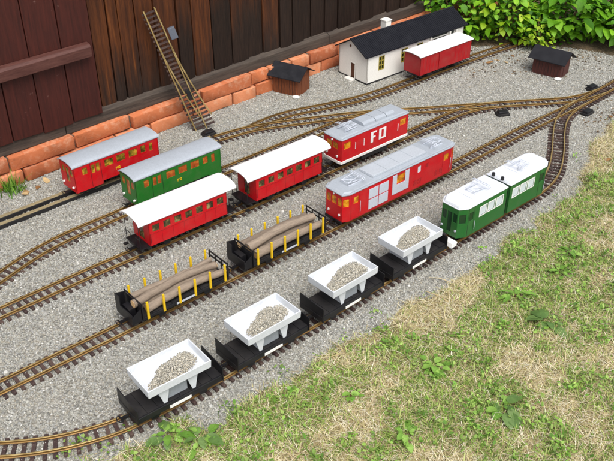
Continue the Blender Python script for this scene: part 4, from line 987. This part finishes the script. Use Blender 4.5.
tag(cl, 'small clover and weed leaflets in the green patches', 'clover', kind='stuff')

# broad-leaved weeds, each a plant with its own leaves
def leaf_mesh(name, L, Wd, mat, teeth=.0, droop=.25, seg=7, fold=.18):
    m = MB()
    for i in range(seg+1):
        f = i/seg; w = Wd*.5*(math.sin(math.pi*min(1, f**.8*.97+.02))**.75)
        if i in (0, seg): w = Wd*.02
        if teeth: w *= 1+teeth*(1 if i % 2 else -1)
        x = L*f; z = L*(.22*f-droop*f*f)
        m.v += [(x, -w, z+w*fold), (x, 0, z), (x, w, z+w*fold)]
    for i in range(seg):
        for q in (0, 1): a = i*3+q; m.f.append((a, a+3, a+4, a+1))
    return m.mesh(name, mat, 60)
WL = [leaf_mesh('leaf', .048, .027, 'weed_leaf', .07), leaf_mesh('leaf', .040, .029, 'weed_leaf', .0), leaf_mesh('leaf', .065, .024, 'weed_leaf', .12), leaf_mesh('leaf', .06, .036, 'weed_dark', .05, .3)]
def weed(x, y, n_, size, kinds, label, spread=.6):
    z = float(soil_z(np.array([x]), np.array([y]))[0]); r = thing('weed_plant', label, 'weed', (x, y, z), 0, 'broad leaved weeds in the lawn')
    MB().tube([(0, 0, -.004), (.001, 0, .008), (0, .001, .014)], [.003, .0025, .002], 6).build('stem', 'stem', r)
    for i in range(int(n_*1.7)):
        a_ = i*2.4+random.uniform(-.5, .5); rr = random.uniform(0, .034)*size
        o = link('leaf', WL[random.choice(kinds)], r, (math.cos(a_)*rr, math.sin(a_)*rr, .008+random.uniform(0, .016)), (random.uniform(-.25, .25), random.uniform(-.1, .22), a_)); s_ = size*random.uniform(.35, .92); o.scale = (s_, s_, s_)
weed(.362, 1.735, 10, .95, [0, 1], 'leafy weed in the middle of the lawn below the third tray')
weed(.528, 1.572, 11, 1.05, [0, 1, 3], 'large leafy weed near the bottom right of the lawn')
weed(.256, 1.476, 8, .85, [0, 1], 'leafy weed at the bottom edge right of the picture middle')
weed(.735, 1.93, 7, 1.05, [3], 'dark leaved weed with drooping leaves at the right of the lawn')
weed(-.275, 1.47, 9, 1.15, [3, 0], 'broad dark leaved weed at the bottom edge beside the front track')
weed(-.365, 1.488, 8, .95, [3, 0], 'broad leaved weed touching the sleepers below the leftmost tray')
weed(.845, 2.20, 9, .8, [2, 1], 'narrow leaved weed right of the green railcar front')
weed(.665, 2.06, 8, .8, [2], 'narrow leaved weed in the lawn below the green railcar')
weed(.90, 2.30, 9, .75, [2, 1], 'bright narrow leaved weed beside the green railcar middle')
weed(.12, 1.62, 7, .7, [1], 'small leafy weed below the second tray')
weed(1.02, 2.10, 8, .8, [2, 3], 'narrow leaved weed near the right edge of the lawn')
for (x, y, a_, l_, lab) in ((.44, 2.16, -.35, .075, 'pale straw stalk on the gravel below the fourth tray'), (.43, 2.06, -.75, .12, 'pale straw stalk lying at the lawn edge below the fourth tray'), (.10, 1.80, .2, .06, 'short straw stalk on the gravel below the third tray'), (.30, 1.88, 1.0, .09, 'pale straw stalk in the dry grass left of the dark leaved weed'), (.02, 1.62, -.5, .07, 'straw stalk in the lawn below the second tray')):
    z = float(np.maximum(soil_z(np.array([x]), np.array([y])), gravel_z(np.array([x]), np.array([y])))[0])+.006
    o = MB().tube([(-l_/2, 0, 0), (-l_*.1, .004, .004), (l_*.2, .002, .003), (l_/2, -.004, 0)], [.0013, .0014, .0012, .0008], 6).build('straw_stalk', 'straw', None, 60); o.location = (x, y, z); o.rotation_euler = (0, 0, a_); tag(o, lab, 'straw', 'straw stalks')

# grass tuft and dead leaves by the brick footing
def tuft(x, y, n_, label):
    xs = x+rng.normal(0, .022, n_); ys = y+rng.normal(0, .02, n_); k0 = blades('grass_tuft', xs, ys, rng.uniform(.04, .10, n_), rng.uniform(.003, .007, n_), rng.uniform(.1, .9, n_), pal([(92, 140, 40), (120, 166, 56), (76, 116, 36)], n_), .016)
    tag(link('grass_tuft', k0), label, 'grass', kind=None)
tuft(-1.145, 2.735, 80, 'bright green grass tuft at the foot of the bricks on the left edge')
DL = [leaf_mesh('dead_leaf', .04, .022, 'dead_leaf', .05, .1, 6, -.25), leaf_mesh('dead_leaf', .028, .018, 'dead_leaf', .1, .05, 6, .35)]
spots = [(-1.10, 2.745, 'dry curled leaf below the leftmost brick'), (-1.05, 2.775, 'pale dry leaf between the bars and the leftmost brick'), (-1.02, 2.80, 'light tan dead leaf near the red coach with grey roof'), (-1.075, 2.71, 'brown dead leaf beside the storage bars'), (.98, 4.07, 'pale fallen leaf in front of the shrubs by the goods van'), (1.04, 4.02, 'tan fallen leaf between the goods van and the dark hut'), (.93, 4.03, 'small fallen leaf beside the station track'), (1.08, 4.13, 'fallen leaf left of the dark hut at the shrub edge'), (1.47, 3.52, 'brown fallen leaf right of the turnout'), (1.38, 3.40, 'tan fallen leaf right of the curved track'), (1.22, 2.98, 'pale fallen leaf on the lawn edge near the curved track'), (1.43, 3.35, 'dry fallen leaf in the brown patch at the right edge')]
for i, (x, y, lab) in enumerate(spots):
    z = float(max(soil_z(np.array([x]), np.array([y]))[0], gravel_z(np.array([x]), np.array([y]))[0], litter_z(np.array([x]), np.array([y]))[0]))
    o = link('dead_leaf', DL[i % 2], None, (x, y, z+.004), (random.uniform(-.2, .2), random.uniform(-.2, .3), random.uniform(0, 6.28))); tag(o, lab, 'dead leaf', 'fallen leaves')

# ------------------------------------------------------------------ shrubs in the corner
BL = {m_: [leaf_mesh('leaf', .085, .062, m_, .06, .35), leaf_mesh('leaf', .07, .055, m_, .08, .25), leaf_mesh('leaf', .10, .066, m_, .05, .40)] for m_ in ('bush_leaf', 'bush_yellow', 'bush_deep')}
def shrub(x, y, rx, ry, h, mats, n_leaf, n_fill, size, label, seed):
    rr = random.Random(seed); r = thing('leafy_shrub', label, 'shrub', (x, y, 0), 0, 'shrubs in the corner by the barn')
    stems = []
    for i in range(7):
        a_ = rr.uniform(0, 6.28); q = rr.uniform(.2, .9); tip = (math.cos(a_)*rx*q, math.sin(a_)*ry*q, h*rr.uniform(.6, 1)); b_ = (tip[0]*.15, tip[1]*.15, -.02)
        mid = (tip[0]*.45+rr.uniform(-.03, .03), tip[1]*.45+rr.uniform(-.03, .03), tip[2]*.55); MB().tube([b_, mid, tip], [.006, .004, .002], 6).build('stem', 'stem', r)
    def spot(inner):
        while True:
            u = [rr.uniform(-1, 1) for _ in range(3)]; q = math.sqrt(sum(c*c for c in u))
            if q > 1 or q < (.1 if inner else .62): continue
            if not inner and u[1] > .30: continue
            w = 1+.25*math.sin(3*u[0]+seed)*math.cos(4*u[2]+seed*2)
            return Vector((u[0]*rx*w, u[1]*ry*w, h*(.5+.5*u[2]*w)))
    for i in range(n_leaf):
        p = spot(False); out = math.atan2(p.y/ry, p.x/rx)+rr.uniform(-.8, .8)
        o = link('leaf', rr.choice(BL[rr.choice(mats)]), r, p, (rr.uniform(-.5, .5), rr.uniform(-.25, .75), out)); s_ = size*rr.uniform(.5, 1.15); o.scale = (s_, s_, s_)
    # the many smaller leaves inside, joined
    V, F = [], []
    src = BL['bush_leaf'][1]; sv = np.array([v.co[:] for v in src.vertices]); sf = np.array([p.vertices[:] for p in src.polygons])
    for i in range(n_fill):
        p = spot(True); e = Matrix.Rotation(rr.uniform(0, 6.28), 3, 'Z') @ Matrix.Rotation(rr.uniform(-.4, .9), 3, 'Y') @ Matrix.Rotation(rr.uniform(-.5, .5), 3, 'X')
        V.append(sv @ np.array(e).T*size*rr.uniform(.35, .8)+np.array(p)); F.append(sf+i*len(sv))
    V = np.vstack(V); F = np.vstack(F); fo = link('foliage', np_mesh('foliage', V, F, 'blade', np.repeat(pal([(50, 96, 16), (72, 126, 24), (96, 150, 32), (120, 172, 48)], n_fill), len(sv), 0)), r); fo['kind'] = 'stuff'
shrub(.86, 4.46, .22, .18, .34, ['bush_leaf', 'bush_deep'], 170, 700, .60, 'green shrub growing behind the roof of the goods van', 1)
shrub(1.08, 4.37, .20, .16, .30, ['bush_leaf', 'bush_yellow'], 220, 800, .52, 'bright green shrub between the goods van and the dark hut', 2)
shrub(1.24, 4.25, .10, .09, .17, ['bush_yellow'], 100, 200, .40, 'low yellow green shrub just behind the dark hut', 3)
shrub(1.41, 4.36, .21, .16, .32, ['bush_leaf', 'bush_deep'], 200, 700, .70, 'broad leaved green shrub behind the dark hut', 4)
shrub(1.68, 4.32, .20, .16, .32, ['bush_leaf'], 180, 600, .78, 'broad leaved shrub in the top right corner', 5)
shrub(1.20, 4.62, .60, .18, .50, ['bush_deep', 'bush_leaf'], 260, 1500, .72, 'taller dark green shrub at the back against the barn boards', 6)
shrub(2.05, 4.60, .30, .25, .45, ['bush_leaf', 'bush_deep'], 60, 400, .8, 'shrub at the right beyond the corner', 7)
# brown litter: flakes and twigs under the shrubs, on the nearby gravel and in the bare patch at the right
def flakes(n_):
    x = np.r_[rng.uniform(.55, 2.0, n_*4), rng.normal(1.42, .10, n_)]; y = np.r_[3.75+rng.beta(3, 1.6, n_*4)*.62, rng.normal(3.36, .12, n_)]
    ok = (rng.random(len(x)) < .35+.65*fbm(x, y, 8)) & in_view(x, y); x, y = x[ok], y[ok]; m_ = len(x)
    z = np.maximum(np.maximum(soil_z(x, y), gravel_z(x, y)), litter_z(x, y))+rng.uniform(.002, .006, m_)
    a_ = rng.uniform(0, 6.28, m_); l_ = rng.uniform(.002, .009, m_); w_ = l_*rng.uniform(.2, .7, m_); ca, sa = np.cos(a_), np.sin(a_); t1 = rng.normal(0, .3, m_); V = np.empty((m_, 4, 3))
    for q, (u, v) in enumerate(((-1, -.3), (.1, -1), (1, .2), (-.2, 1))):
        V[:, q] = np.c_[x+u*l_*ca-v*w_*sa, y+u*l_*sa+v*w_*ca, z+u*l_*t1*.5+rng.uniform(0, .001, m_)]
    return np_mesh('leaf_litter', V.reshape(-1, 3), np.arange(m_*4).reshape(-1, 4), 'blade', np.repeat(pal([(96, 74, 52), (124, 98, 70), (76, 58, 42), (150, 128, 96)], m_), 4, 0))
tag(link('leaf_litter', flakes(650)), 'brown leaf litter and bits scattered in front of the shrubs', 'leaf litter', kind='stuff')
